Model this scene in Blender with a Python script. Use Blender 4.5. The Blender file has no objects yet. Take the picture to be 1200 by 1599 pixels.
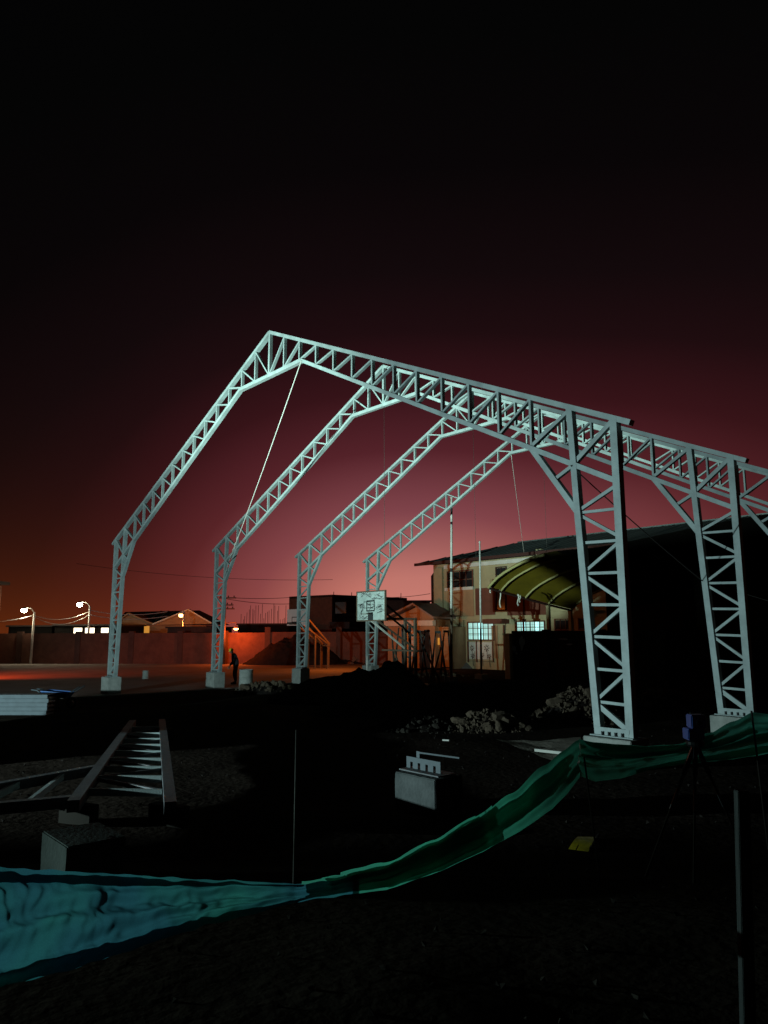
import bpy, bmesh, math, random
from mathutils import Vector, Matrix, noise, Quaternion
random.seed(7)
R = math.radians
sc = bpy.context.scene
col = sc.collection

# ------------------------------------------------------------------ camera
CAM = Vector((31.7555, -12.0757, 1.8972))
FPX, YAW, PITCH, ROLL = 1155.4, .8585, .158, -.0035
fwd = Vector((-math.sin(YAW)*math.cos(PITCH), math.cos(YAW)*math.cos(PITCH), math.sin(PITCH)))
rt0 = Vector((math.cos(YAW), math.sin(YAW), 0)); up0 = rt0.cross(fwd)
rgt = rt0*math.cos(ROLL)+up0*math.sin(ROLL); upv = -rt0*math.sin(ROLL)+up0*math.cos(ROLL)
FH = Vector((-math.sin(YAW), math.cos(YAW), 0)); RH = rt0.copy()
cd = bpy.data.cameras.new('camera'); cam = bpy.data.objects.new('camera', cd); col.objects.link(cam)
cam.matrix_world = Matrix(((rgt.x, upv.x, -fwd.x, CAM.x), (rgt.y, upv.y, -fwd.y, CAM.y), (rgt.z, upv.z, -fwd.z, CAM.z), (0, 0, 0, 1)))
cd.sensor_fit = 'VERTICAL'; cd.sensor_height = 36; cd.lens = FPX*36/1599
cd.clip_end = 2000
sc.camera = cam

# ------------------------------------------------------------------ world: the afterglow of a sunset
w = bpy.data.worlds.new('World'); sc.world = w; w.use_nodes = True
nt = w.node_tree; nt.nodes.clear()
def N(t, **k):
    n = nt.nodes.new(t)
    for a, v in k.items(): setattr(n, a, v)
    return n
def lin(c):
    return tuple(((x/255/12.92) if x/255 <= .04045 else ((x/255+.055)/1.055)**2.4) for x in c)
def mth(op, a, b=None, c=None):
    n = N('ShaderNodeMath', operation=op)
    for i, v in enumerate((a, b, c)):
        if v is None: continue
        if isinstance(v, (int, float)): n.inputs[i].default_value = v
        else: nt.links.new(v, n.inputs[i])
    return n.outputs[0]
tc = N('ShaderNodeTexCoord'); sep = N('ShaderNodeSeparateXYZ'); nt.links.new(tc.outputs['Generated'], sep.inputs[0])
X, Y, Z = sep.outputs
elev = mth('MULTIPLY', mth('ARCSINE', mth('MAXIMUM', mth('MINIMUM', Z, .9999), 0)), 57.2958)
SUN = (FH + .04*RH).normalized()
hl = mth('SQRT', mth('ADD', mth('ADD', mth('MULTIPLY', X, X), mth('MULTIPLY', Y, Y)), 1e-6))
dt_ = mth('DIVIDE', mth('ADD', mth('MULTIPLY', X, SUN.x), mth('MULTIPLY', Y, SUN.y)), hl)
dphi = mth('MULTIPLY', mth('ARCCOSINE', mth('MINIMUM', mth('MAXIMUM', dt_, -.9999), .9999)), 57.2958)
sid = mth('MAXIMUM', mth('MINIMUM', mth('MULTIPLY', mth('ADD', mth('MULTIPLY', X, RH.x), mth('MULTIPLY', Y, RH.y)), 3), 1), -1)
kk = mth('SUBTRACT', .635, mth('MULTIPLY', sid, .17))
th = mth('SQRT', mth('ADD', mth('POWER', elev, 2), mth('POWER', mth('MULTIPLY', dphi, kk), 2)))
rp = N('ShaderNodeValToRGB'); nt.links.new(mth('DIVIDE', th, 60), rp.inputs[0])
stops = [(0, (204, 130, 116)), (4, (189, 117, 108)), (6.5, (158, 94, 92)), (9, (127, 68, 75)), (13.8, (82, 34, 41)), (18.3, (52, 19, 24)),
         (22.7, (29, 12, 15)), (27, (18, 9, 11)), (34, (8, 5, 6)), (42, (4, 4, 4)), (60, (2, 2, 3))]
el = rp.color_ramp.elements
while len(el) < len(stops): el.new(.5)
for e, (p, c) in zip(el, stops): e.position = p/60
for e, (p, c) in zip(el, stops): e.color = (*lin(c), 1)
# towards the horizon away from the sunset the glow turns from pink to orange
low = mth('POWER', 2.718, mth('DIVIDE', elev, -7)); side = mth('SUBTRACT', 1, mth('POWER', 2.718, mth('DIVIDE', dphi, -14)))
fac = mth('MULTIPLY', low, side)
mx = N('ShaderNodeMix', data_type='RGBA', blend_type='MULTIPLY'); nt.links.new(fac, mx.inputs[0]); nt.links.new(rp.outputs[0], mx.inputs[6])
mx.inputs[7].default_value = (1.0, .75, .5, 1)
glw = mth('MULTIPLY', mth('MULTIPLY', mth('POWER', 2.718, mth('DIVIDE', elev, -4)), side), mth('POWER', 2.718, mth('DIVIDE', dphi, -60)))
ad = N('ShaderNodeMix', data_type='RGBA', blend_type='ADD'); nt.links.new(glw, ad.inputs[0]); nt.links.new(mx.outputs[2], ad.inputs[6]); ad.inputs[7].default_value = (.17, .031, .003, 1)
bg = N('ShaderNodeBackground'); nt.links.new(ad.outputs[2], bg.inputs[0]); bg.inputs[1].default_value = 1.0
wo = N('ShaderNodeOutputWorld'); nt.links.new(bg.outputs[0], wo.inputs[0])

sc.view_settings.view_transform = 'Standard'; sc.view_settings.look = 'None'
sc.view_settings.exposure = 0; sc.view_settings.gamma = 1; sc.view_settings.use_curve_mapping = False
sc.cycles.use_denoising = True
sc.cycles.max_bounces = 6; sc.cycles.diffuse_bounces = 3; sc.cycles.transmission_bounces = 4
sc.cycles.sample_clamp_indirect = 3

# ------------------------------------------------------------------ lights: the site floodlight that lights the frames, sodium lamps
def lamp(name, typ, loc, energy, color, size=.1, target=None, angle=None, blend=1.0):
    d = bpy.data.lights.new(name, typ); d.energy = energy; d.color = color; d.shadow_soft_size = size
    o = bpy.data.objects.new(name, d); col.objects.link(o); o.location = loc
    if target is not None:
        o.rotation_euler = (Vector(target)-Vector(loc)).to_track_quat('-Z', 'Y').to_euler()
    if angle: d.spot_size = R(angle); d.spot_blend = blend
    return o
FL = Vector((14.0, -18.0, 1.0))
def beam(az, elv): return Vector((math.sin(R(az)), math.cos(R(az)), math.tan(R(elv))))
lamp('floodlight', 'SPOT', FL, 58000, (.66, 1.0, .90), .07, FL+beam(-8, 13.5), 45, 1.0)
lamp('floodlight', 'SPOT', FL+Vector((.4, 0, 0)), 10500, (.68, .98, 1.0), .07, FL+beam(14, 9), 113, .25)
lamp('floodlight', 'SPOT', FL+Vector((.55, -.1, -.05)), 6400, (.62, 1.0, .92), .07, FL+Vector((.55, -.1, -.05))+beam(60, -.5), 34, 1.0)  # extra head, added to brighten the mesh tarps

def px_dir(px, py):
    return (fwd + rgt*((px-600)/FPX) - upv*((py-799.5)/FPX))
def dep(px, py, d): return CAM + px_dir(px, py)*d
def onz(px, py, z): v = px_dir(px, py); return CAM + v*((z-CAM.z)/v.z)
def ony(px, py, y): v = px_dir(px, py); return CAM + v*((y-CAM.y)/v.y)

# ------------------------------------------------------------------ materials
def mat(name, c, rough=.7, metal=0, c2=None, scale=6, amt=.5, bump=0, bscale=40, detail=6, spec=.3, stretch=None, emit=None, estr=0):
    m = bpy.data.materials.new(name); m.use_nodes = True; t = m.node_tree; b = t.nodes['Principled BSDF']
    b.inputs['Roughness'].default_value = rough; b.inputs['Metallic'].default_value = metal
    b.inputs['Specular IOR Level'].default_value = spec
    b.inputs['Base Color'].default_value = (*c, 1)
    tcn = t.nodes.new('ShaderNodeTexCoord'); mp = t.nodes.new('ShaderNodeMapping'); t.links.new(tcn.outputs['Object'], mp.inputs[0])
    if stretch: mp.inputs['Scale'].default_value = stretch
    if c2:
        nz = t.nodes.new('ShaderNodeTexNoise'); nz.inputs['Scale'].default_value = scale; nz.inputs['Detail'].default_value = detail
        nz.inputs['Roughness'].default_value = .65
        t.links.new(mp.outputs[0], nz.inputs[0])
        mr = t.nodes.new('ShaderNodeMapRange'); mr.inputs[1].default_value = .5-.18; mr.inputs[2].default_value = .5+.22
        t.links.new(nz.outputs[0], mr.inputs[0])
        mm = t.nodes.new('ShaderNodeMix'); mm.data_type = 'RGBA'; t.links.new(mr.outputs[0], mm.inputs[0])
        mm.inputs[6].default_value = (*c, 1); mm.inputs[7].default_value = (*c2, 1)
        t.links.new(mm.outputs[2], b.inputs['Base Color'])
    if bump:
        nb = t.nodes.new('ShaderNodeTexNoise'); nb.inputs['Scale'].default_value = bscale; nb.inputs['Detail'].default_value = 8
        t.links.new(mp.outputs[0], nb.inputs[0])
        bp = t.nodes.new('ShaderNodeBump'); bp.inputs['Strength'].default_value = bump; bp.inputs['Distance'].default_value = .02
        t.links.new(nb.outputs[0], bp.inputs['Height']); t.links.new(bp.outputs[0], b.inputs['Normal'])
    if emit:
        b.inputs['Emission Color'].default_value = (*emit, 1); b.inputs['Emission Strength'].default_value = estr
    return m
def cloth(name, c, c2, tr=.5):
    m = bpy.data.materials.new(name); m.use_nodes = True; t = m.node_tree; t.nodes.clear()
    o = t.nodes.new('ShaderNodeOutputMaterial'); d = t.nodes.new('ShaderNodeBsdfDiffuse'); tl = t.nodes.new('ShaderNodeBsdfTranslucent')
    ms = t.nodes.new('ShaderNodeMixShader'); ms.inputs[0].default_value = tr
    tcn = t.nodes.new('ShaderNodeTexCoord'); nz = t.nodes.new('ShaderNodeTexNoise'); nz.inputs['Scale'].default_value = 1.6; nz.inputs['Detail'].default_value = 3
    t.links.new(tcn.outputs['Object'], nz.inputs[0])
    mr = t.nodes.new('ShaderNodeMapRange'); mr.inputs[1].default_value = .38; mr.inputs[2].default_value = .62; t.links.new(nz.outputs[0], mr.inputs[0])
    mm = t.nodes.new('ShaderNodeMix'); mm.data_type = 'RGBA'; mm.inputs[6].default_value = (*c, 1); mm.inputs[7].default_value = (*c2, 1)
    t.links.new(mr.outputs[0], mm.inputs[0])
    wv = t.nodes.new('ShaderNodeTexNoise'); wv.inputs['Scale'].default_value = 260
    t.links.new(tcn.outputs['Object'], wv.inputs[0])
    mv = t.nodes.new('ShaderNodeMix'); mv.data_type = 'RGBA'; mv.blend_type = 'MULTIPLY'; mv.inputs[0].default_value = .45
    t.links.new(mm.outputs[2], mv.inputs[6]); t.links.new(wv.outputs['Fac'], mv.inputs[7])
    for s in (d, tl): t.links.new(mv.outputs[2], s.inputs['Color'])
    t.links.new(d.outputs[0], ms.inputs[1]); t.links.new(tl.outputs[0], ms.inputs[2]); t.links.new(ms.outputs[0], o.inputs[0])
    return m
def glow(name, c, s):
    return mat(name, (.02, .02, .02), .5, emit=c, estr=s)

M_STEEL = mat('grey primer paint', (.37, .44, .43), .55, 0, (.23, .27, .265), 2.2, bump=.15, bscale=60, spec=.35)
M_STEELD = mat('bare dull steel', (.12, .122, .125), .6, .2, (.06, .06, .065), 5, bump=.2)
M_CONC = mat('cast concrete', (.36, .37, .34), .9, 0, (.22, .23, .21), 4, bump=.5, bscale=30, spec=.15)
M_CONCD = mat('dusty old concrete', (.10, .107, .105), .95, 0, (.05, .055, .054), 3, bump=.5, bscale=24, spec=.1)
M_BLOCK = mat('muddy timber', (.03, .026, .022), .95, spec=.02)
M_COURT = mat('court concrete', (.24, .21, .19), .9, 0, (.13, .11, .10), .35, bump=.4, bscale=12, spec=.1)
M_SOIL = mat('dark soil', (.021, .0155, .0125), 1, 0, (.034, .025, .02), 1.2, bump=1, bscale=9, spec=0)
M_HEAP = mat('heaped soil', (.016, .013, .012), 1, 0, (.026, .021, .018), 3, bump=1, bscale=14, spec=0)
M_GRAV = mat('grey gravel', (.10, .10, .095), 1, 0, (.16, .155, .145), 18, bump=1, bscale=30, spec=0)
M_LITGR = mat('pale lit ground', (.42, .37, .31), 1, 0, (.2, .175, .145), 1.6, bump=.7, bscale=18, spec=0)  # pale ground with the light on it put into the colour
M_STONE = mat('rubble stone', (.115, .083, .058), .95, 0, (.05, .037, .027), 5, bump=.8, bscale=16, spec=.1)
M_CLAY = mat('broken clay brick', (.20, .12, .085), .95, 0, (.12, .075, .055), 6, bump=.8, bscale=16, spec=.1)
M_WALL = mat('weathered brick wall', (.165, .078, .056), .95, 0, (.10, .05, .037), 1.5, bump=.6, bscale=10, spec=.05)
M_PIL = mat('wall pilaster', (.10, .06, .05), .95, 0, (.07, .042, .035), 2, bump=.5, spec=.05)
M_CREAM = mat('cream wall paint', (.40, .335, .20), .85, 0, (.30, .25, .145), .9, bump=.2, bscale=20, spec=.15)
M_BROWN = mat('red brown wall paint', (.16, .055, .035), .85, 0, (.10, .037, .026), 1.2, bump=.2, bscale=20, spec=.15)
M_BWHITE = mat('fresh white board', (.8, .78, .74), .6, spec=.3)
M_ROSE = mat('dusty roof render', (.27, .20, .17), .9, 0, (.19, .14, .12), 2, spec=.1)
M_OCHRE = mat('ochre wall paint', (.36, .22, .12), .85, 0, (.26, .16, .09), 1.2, bump=.2, spec=.1)
M_WHITE = mat('dirty white paint', (.62, .60, .54), .8, 0, (.46, .44, .40), 2, spec=.2)
M_ROOF = mat('grey roof sheeting', (.15, .165, .16), .55, .2, (.06, .075, .075), .5, bump=.1, spec=.3, stretch=(1, .15, 1))
M_RDARK = mat('dark roof sheet', (.030, .026, .025), .8, 0, (.05, .04, .036), 2, spec=.1)
M_EAVE = mat('dark timber eave', (.06, .025, .022), .8, spec=.1)
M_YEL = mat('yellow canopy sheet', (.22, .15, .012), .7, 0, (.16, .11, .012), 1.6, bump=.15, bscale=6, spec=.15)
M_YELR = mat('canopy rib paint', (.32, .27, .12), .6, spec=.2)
M_YELSH = mat('half shaded canopy sheet', (.07, .055, .012), .8, 0, (.045, .036, .009), 1.6, spec=.05)  # yellow sheet with half shade put into its colour
M_CSHADE = mat('canopy shade black', (.006, .005, .004), .95, 0, (.009, .0075, .006), 2, spec=.03)  # near black, stands for the shade under the canopy
M_NIGHT = mat('unlit dark plaster', (.011, .010, .0095), .95, 0, (.008, .0075, .007), 1.5, spec=.03)
M_BRICKD = mat('bare clay brick', (.13, .075, .055), .95, 0, (.085, .05, .04), 2.5, bump=.5, spec=.03)
M_GLASS = mat('dark window glass', (.015, .016, .018), .15, spec=.5)
M_LIT = glow('lit curtain pane', (.45, .97, .94), 1.7)
M_LIT2 = glow('lit pale pane', (.50, .95, .86), .8)
M_LIT3 = glow('lit side pane', (.62, .95, .86), .7)
M_WARM = glow('lit warm pane', (1, .84, .58), 3.2)
M_AMBER = glow('amber lit room', (1, .42, .06), .55)
M_LAMPW = glow('white lamp glass', (1, .93, .70), 70)
M_LAMPO = glow('sodium lamp glass', (1, .50, .16), 8)
M_BLACK = mat('black rubber', (.012, .012, .013), .8, spec=.1)
M_WIRE = mat('cable sheath', (.05, .045, .04), .7, spec=.2)
M_ROPE = mat('pale rope', (.62, .60, .55), .9, 0, (.40, .38, .34), 40, spec=.05)
M_BOARD = mat('scuffed backboard paint', (.33, .37, .36), .6, 0, (.20, .23, .22), 5, bump=.2, spec=.3)
M_LINE = mat('black board paint', (.02, .02, .022), .7, spec=.2)
M_HOOP = mat('dark hoop pipe', (.06, .045, .035), .7, 0, (.10, .06, .04), 6, spec=.2)
M_HOOPY = mat('yellow hoop pipe', (.17, .105, .04), .7, 0, (.11, .065, .03), 5, spec=.2)
M_REBAR = mat('rusty rebar', (.14, .13, .125), .7, .2, (.05, .035, .028), 7, spec=.2)
M_STONESH = mat('shaded rubble stone', (.05, .043, .035), 1, 0, (.028, .024, .02), 4, bump=.8, bscale=16, spec=.02)  # rubble stone darkened, the shade on it put into the colour
M_POLE = mat('old white pole paint', (.55, .54, .50), .6, 0, (.34, .32, .30), 8, spec=.3)
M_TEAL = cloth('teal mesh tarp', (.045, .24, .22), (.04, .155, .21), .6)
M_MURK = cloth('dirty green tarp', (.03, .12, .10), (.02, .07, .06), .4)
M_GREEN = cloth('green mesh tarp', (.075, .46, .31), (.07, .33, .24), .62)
M_BLUE = mat('blue tray paint', (.05, .16, .42), .5, 0, (.04, .10, .28), 8, spec=.4)
M_ALU = mat('zinc coated steel', (.085, .105, .118), .7, 0, (.06, .075, .083), 5, bump=.1, spec=.4)
M_YPL = mat('yellow plastic', (.8, .62, .03), .5, 0, (.40, .32, .02), 14, spec=.3)
M_NAVY = mat('navy plastic', (.11, .20, .62), .4, spec=.4)
M_DARKP = mat('black plastic', (.018, .018, .022), .5, spec=.3)
M_WOOD = mat('weathered timber', (.034, .036, .038), .9, 0, (.02, .021, .022), 6, bump=.6, bscale=12, stretch=(8, 8, .6), spec=.1)
M_PAINTW = mat('pale wall mural paint', (.22, .23, .24), .9, spec=.05)
M_CLOTHD = mat('dark work clothes', (.035, .033, .038), .95, 0, (.022, .021, .025), 12, spec=.05)
M_SKIN = mat('skin', (.28, .15, .10), .6, spec=.2)
M_HELM = mat('yellow helmet', (.95, .64, .04), .35, spec=.4)
M_TANK = mat('black water tank', (.02, .02, .022), .6, spec=.2)

# ------------------------------------------------------------------ mesh helpers
ORG = {}
class MB:
    def __init__(s): s.v = []; s.f = []
    def add(s, vs, fs):
        n = len(s.v); s.v += [Vector(v) for v in vs]; s.f += [tuple(i+n for i in f) for f in fs]; return s
    def box(s, a, b):
        (x0, y0, z0), (x1, y1, z1) = a, b
        return s.add([(x0, y0, z0), (x1, y0, z0), (x1, y1, z0), (x0, y1, z0), (x0, y0, z1), (x1, y0, z1), (x1, y1, z1), (x0, y1, z1)],
                     [(0, 3, 2, 1), (4, 5, 6, 7), (0, 1, 5, 4), (1, 2, 6, 5), (2, 3, 7, 6), (3, 0, 4, 7)])
    def obox(s, o, ax, ay, az):      # a box spanned by three vectors from a corner
        o, ax, ay, az = map(Vector, (o, ax, ay, az))
        vs = [o, o+ax, o+ax+ay, o+ay]; vs += [v+az for v in vs]
        fs = [(0, 3, 2, 1), (4, 5, 6, 7), (0, 1, 5, 4), (1, 2, 6, 5), (2, 3, 7, 6), (3, 0, 4, 7)]
        if ax.cross(ay).dot(az) < 0: fs = [f[::-1] for f in fs]
        return s.add(vs, fs)
    def bar(s, p, q, wd, dp, side=Vector((0, 1, 0))):   # rectangular section: wd across, dp along side
        p, q = Vector(p), Vector(q); d = (q-p).normalized(); sd = (side-d*side.dot(d)).normalized(); n = d.cross(sd)
        return s.obox(p-n*wd/2-sd*dp/2, n*wd, sd*dp, q-p)
    def tube(s, pts, r, k=8, r2=None, cap=True):
        pts = [Vector(p) for p in pts]; n0 = len(s.v); L = len(pts)
        u = None
        for i, p in enumerate(pts):
            d = (pts[min(i+1, L-1)]-pts[max(i-1, 0)]).normalized()
            if u is None: u = d.orthogonal().normalized()
            else: u = (u-d*u.dot(d)).normalized()
            vv = d.cross(u); rr = r if r2 is None else r+(r2-r)*i/(L-1)
            for j in range(k):
                a = 2*math.pi*j/k; s.v.append(p+(u*math.cos(a)+vv*math.sin(a))*rr)
        for i in range(L-1):
            for j in range(k):
                a = n0+i*k+j; b = n0+i*k+(j+1) % k; s.f.append((a, b, b+k, a+k))
        if cap:
            s.f.append(tuple(n0+j for j in range(k))[::-1]); s.f.append(tuple(n0+(L-1)*k+j for j in range(k)))
        return s
    def prism(s, poly, ext):
        poly = [Vector(p) for p in poly]; e = Vector(ext); n = len(poly)
        nrm = sum(((poly[i]-poly[0]).cross(poly[i+1]-poly[0]) for i in range(1, n-1)), Vector())
        if nrm.dot(e) > 0: poly = poly[::-1]
        return s.add(poly+[p+e for p in poly], [tuple(range(n)), tuple(range(2*n-1, n-1, -1))]+[(i, n+i, n+(i+1) % n, (i+1) % n)[::1] for i in range(n)])
    def lathe(s, prof, c, k=20, axis=Vector((0, 0, 1))):
        c = Vector(c); u = axis.orthogonal().normalized(); vv = axis.cross(u); n0 = len(s.v)
        for r, z in prof:
            for j in range(k):
                a = 2*math.pi*j/k; s.v.append(c+axis*z+(u*math.cos(a)+vv*math.sin(a))*r)
        for i in range(len(prof)-1):
            for j in range(k):
                a = n0+i*k+j; b = n0+i*k+(j+1) % k; s.f.append((a, b, b+k, a+k))
        s.f.append(tuple(n0+j for j in range(k))[::-1]); s.f.append(tuple(n0+(len(prof)-1)*k+j for j in range(k)))
        return s
    def grid(s, rows, close=False):
        n0 = len(s.v); nc = len(rows[0])
        for r in rows: s.v += [Vector(p) for p in r]
        for i in range(len(rows)-1):
            for j in range(nc-1):
                a = n0+i*nc+j; s.f.append((a, a+1, a+nc+1, a+nc))
        return s
    def build(s, name, m, parent=None, smooth=False, label=None, bevel=0):
        me = bpy.data.meshes.new(name)
        o0 = ORG.get(parent.name, Vector()) if parent else Vector()
        me.from_pydata([tuple(v-o0) for v in s.v], [], s.f); me.materials.append(m)
        bm = bmesh.new(); bm.from_mesh(me); bmesh.ops.recalc_face_normals(bm, faces=bm.faces)
        if bevel: bmesh.ops.bevel(bm, geom=bm.edges[:], offset=bevel, segments=2, affect='EDGES', clamp_overlap=True)
        bm.to_mesh(me); bm.free()
        if smooth:
            for p in me.polygons: p.use_smooth = True
        o = bpy.data.objects.new(name, me); col.objects.link(o)
        if parent: o.parent = parent; ORG[o.name] = o0
        if label: o['label'] = label
        return o
def tag(o, label=None, cat=None, group=None, kind=None):
    if label: o['label'] = label
    if cat: o['category'] = cat
    if group: o['group'] = group
    if kind: o['kind'] = kind
    return o
def thing(name, loc, label, cat, group=None):
    o = bpy.data.objects.new(name, None); col.objects.link(o); o.location = loc; o.empty_display_size = .2
    ORG[o.name] = Vector(loc); return tag(o, label, cat, group)
def copy_tree(o, parent=None):
    c = o.copy(); col.objects.link(c)
    if parent: c.parent = parent
    for ch in [x for x in kids.get(o.name, [])]: copy_tree(ch, c)
    return c
kids = {}
def reg_kids():
    kids.clear()
    for o in col.objects:
        if o.parent: kids.setdefault(o.parent.name, []).append(o)
def sstep(a, b, x):
    t = max(0, min(1, (x-a)/(b-a))); return t*t*(3-2*t)

# ------------------------------------------------------------------ ground
def dist(x, y): return (Vector((x, y, 0))-Vector((CAM.x, CAM.y, 0))).dot(FH)
def gz(x, y):
    d = dist(x, y)
    z = -.46*sstep(3.5, 8.5, d) - .05*sstep(9, 22, d) - .215*sstep(22, 28, d)
    a = .05*(1-sstep(20, 27, d))
    if a > 0: z += a*(noise.noise(Vector((x*.55, y*.55, 1)))+.45*noise.noise(Vector((x*2.1, y*2.1, 4)))+.2*noise.noise(Vector((x*6, y*6, 9))))
    return z
ds = [-14, -8, -4, -2]+[i*.22 for i in range(0, 130)]+[29*1.09**i for i in range(0, 34)]
rows = []
for d in ds:
    hw = 14+abs(d)*.9
    rows.append([(lambda p: (p.x, p.y, gz(p.x, p.y)))(Vector((CAM.x, CAM.y, 0))+FH*d+RH*(hw*(j/75-1))) for j in range(151)])
tag(MB().grid(rows).build('ground', M_SOIL, smooth=True), kind='structure')
GZ = -.725
# the concrete court of the yard, pale in the red light
pl = [(-34, -14), (-1.2, -9), (.95, -2), (1.15, 7), (-1.5, 12), (-4.5, 19), (-12, 26.2), (-17, 21.6), (-33.6, 4.9), (-44, -5)]
tag(MB().prism([(x, y, GZ-.05) for x, y in pl], (0, 0, .085)).build('court_slab', M_COURT), kind='structure')
CZ = GZ+.035
# pale ground patch by the nearest right column, light on it put into colour
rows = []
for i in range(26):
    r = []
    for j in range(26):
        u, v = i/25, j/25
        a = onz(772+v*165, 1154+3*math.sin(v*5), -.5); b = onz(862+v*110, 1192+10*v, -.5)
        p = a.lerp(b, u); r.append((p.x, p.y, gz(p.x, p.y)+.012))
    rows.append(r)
tag(MB().grid(rows).build('lit_ground_patch', M_LITGR, smooth=True), kind='structure')

# ------------------------------------------------------------------ portal frames
W, H, RZ = 24.414, 5.8, 11.3946
SP = [0, 4.826, 9.566, 14.12]
KA, KZ, XJ, ZJ, XI, ZI, DT, DB = 1.803, 9.931, 1.933, 5.59, .8755, 4.1125, .969, .645
SL = (RZ-H)/(W/2)
def ztop(u): return H+u*SL
def zbot(u): return KZ if u > W/2-KA else ZJ+(u-XJ)*(KZ-ZJ)/(W/2-KA-XJ)
FR = thing('portal_frame', (0, 0, 0), 'grey lattice portal frame nearest the camera, tallest, pale cable tied to its ridge', 'steel frame', 'lattice portal frames of the half built hall')
eps = [0.0]
def fbar(name, p, q, wd, dp):
    eps[0] = (eps[0]+.0007) % .009
    MB().bar((p[0], 0, p[1]), (q[0], 0, q[1]), wd, dp+eps[0]).build(name, M_STEEL, FR)
def xinner(z): return DB+(XI-DB)*z/ZI if z < ZI else XI+(DT-XI)*(z-ZI)/(ztop(DT)-ZI)
for side in (0, 1):
    def T(u, z, side=side): return ((W-u) if side else u, z)
    fbar('column_chord', T(0, 0), T(0, H+.02), .145, .15)
    fbar('column_chord', T(DB, 0), T(XI, ZI), .135, .14); fbar('column_chord', T(XI, ZI), T(DT, ztop(DT)-.03), .13, .14)
    for k in range(1, 8):
        z = ZI*k/7; fbar('strut', T(.06, z-.02), T(xinner(z)-.05, z), .052, .05)
    for k in range(7):
        z0, z1 = ZI*k/7, ZI*(k+1)/7
        if k == 0: fbar('diagonal_brace', T(.05, .12), T(xinner(z1)-.05, z1-.07), .095, .06)
        elif k % 2 == 0: fbar('diagonal_brace', T(.05, z0+.06), T(xinner(z1)-.05, z1-.06), .06, .055)
        else: fbar('diagonal_brace', T(xinner(z0)-.05, z0+.06), T(.05, z1-.06), .06, .055)
    fbar('diagonal_brace', T(XI-.04, ZI+.06), T(.05, zbot(0)-.08), .065, .06)
    fbar('rafter_chord', T(-.34, ztop(-.34)), T(W/2, RZ), .105, .15)
    fbar('rafter_chord', T(.05, zbot(.05)), T(W/2-KA, KZ), .103, .13)
    fbar('tie_chord', T(W/2-KA, KZ), T(W/2, KZ), .115, .135)
    fbar('knee_brace', T(XI, ZI), T(XJ, ZJ), .115, .12)
    fbar('strut', T((XI+XJ)/2, (ZI+ZJ)/2), T(.93, zbot(.93)), .07, .075)
    n = 12; us = [W/2+(XJ-W/2)*k/n for k in range(n+1)]
    for k, u in enumerate(us):
        if k == 0:
            if side: fbar('king_post', T(u, KZ+.03), T(u, RZ-.03), .085, .1)
        else: fbar('strut', T(u, zbot(u)+.03), T(u, ztop(u)-.03), .052, .095)
        if k < n: fbar('diagonal_brace', T(u-.03, zbot(u)+.05), T(us[k+1]+.02, ztop(us[k+1])-.05), .048, .085)
    fbar('diagonal_brace', T(XJ, zbot(XJ)+.05), T(DT, ztop(DT)-.05), .075, .085)
    fbar('diagonal_brace', T(xinner(5.1), zbot(.93)+.03), T(.06, H-.05), .09, .085)
    # base: plate on the pedestal, stiffener comb and anchor bolts
    s = -1 if side else 1; x0 = W if side else 0
    xa, xb = sorted((x0-s*.1, x0+s*(DB+.12)))
    MB().box((xa, -.15, 0), (xb, .15, .018)).build('base_plate', M_STEEL, FR)
    sm = MB(); ya = -.084
    sm.box((xa+.1, ya, .075), (xb-.1, ya+.012, .15))
    for i in range(5):
        c = xa+.1+(xb-xa-.2)*(i+.5)/5; sm.box((c-.052, ya+.001, .018), (c+.052, ya+.011, .0745))
    sm.build('stiffener_plate', M_STEEL, FR)
    for i in range(1, 5):
        c = xa+.1+(xb-xa-.2)*i/5
        for yy in (-.118, .118): MB().tube([(c, yy, .0185), (c, yy, .085)], .013, 6).build('anchor_bolt', M_STEELD, FR)
reg_kids()
for k, lb in ((1, 'grey lattice portal frame second from the camera, pale cable ends at its left knee'),
              (2, 'grey steel lattice portal frame third from the camera, left foot beside the soil heap'),
              (3, 'grey steel lattice portal frame farthest from the camera, left column behind the pale backboard')):
    c = copy_tree(FR); c.location = (0, SP[k], 0); c['label'] = lb

# concrete pedestals under the columns, and two more standing ready for the next frames
def pedestal(x0, x1, y0, y1, ztop_, label, m=None):
    zb = min(gz((x0+x1)/2, (y0+y1)/2), CZ)-.06
    b = MB().box((x0, y0, zb), (x1, y1, ztop_)); o = b.build('concrete_pedestal', m or M_CONC, bevel=.012)
    bm = bmesh.new(); bm.from_mesh(o.data); bmesh.ops.subdivide_edges(bm, edges=[e for e in bm.edges if e.calc_length() > .08], cuts=7, use_grid_fill=True)
    for v in bm.verts:       # cast faces a little uneven, arrises chipped
        q = v.co*5+Vector((x0, y0, 0))*3; n_ = noise.noise(q)+.6*noise.noise(q*3.1)
        edge = sum((min(abs(v.co.x-x0), abs(v.co.x-x1)) < .02, min(abs(v.co.y-y0), abs(v.co.y-y1)) < .02, abs(v.co.z-ztop_) < .02)) > 1
        v.co += (Vector(((x0+x1)/2, (y0+y1)/2, (zb+ztop_)/2))-v.co).normalized()*(.004*n_+(.02*max(0, noise.noise(q*2.3)) if edge else 0))
        if abs(v.co.z-ztop_) < .012: v.co.z = min(v.co.z, ztop_)
    bm.to_mesh(o.data); bm.free()
    return tag(o, label, 'pedestal', 'concrete column pedestals')
nm = ['nearest', 'second', 'third', 'farthest']
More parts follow.
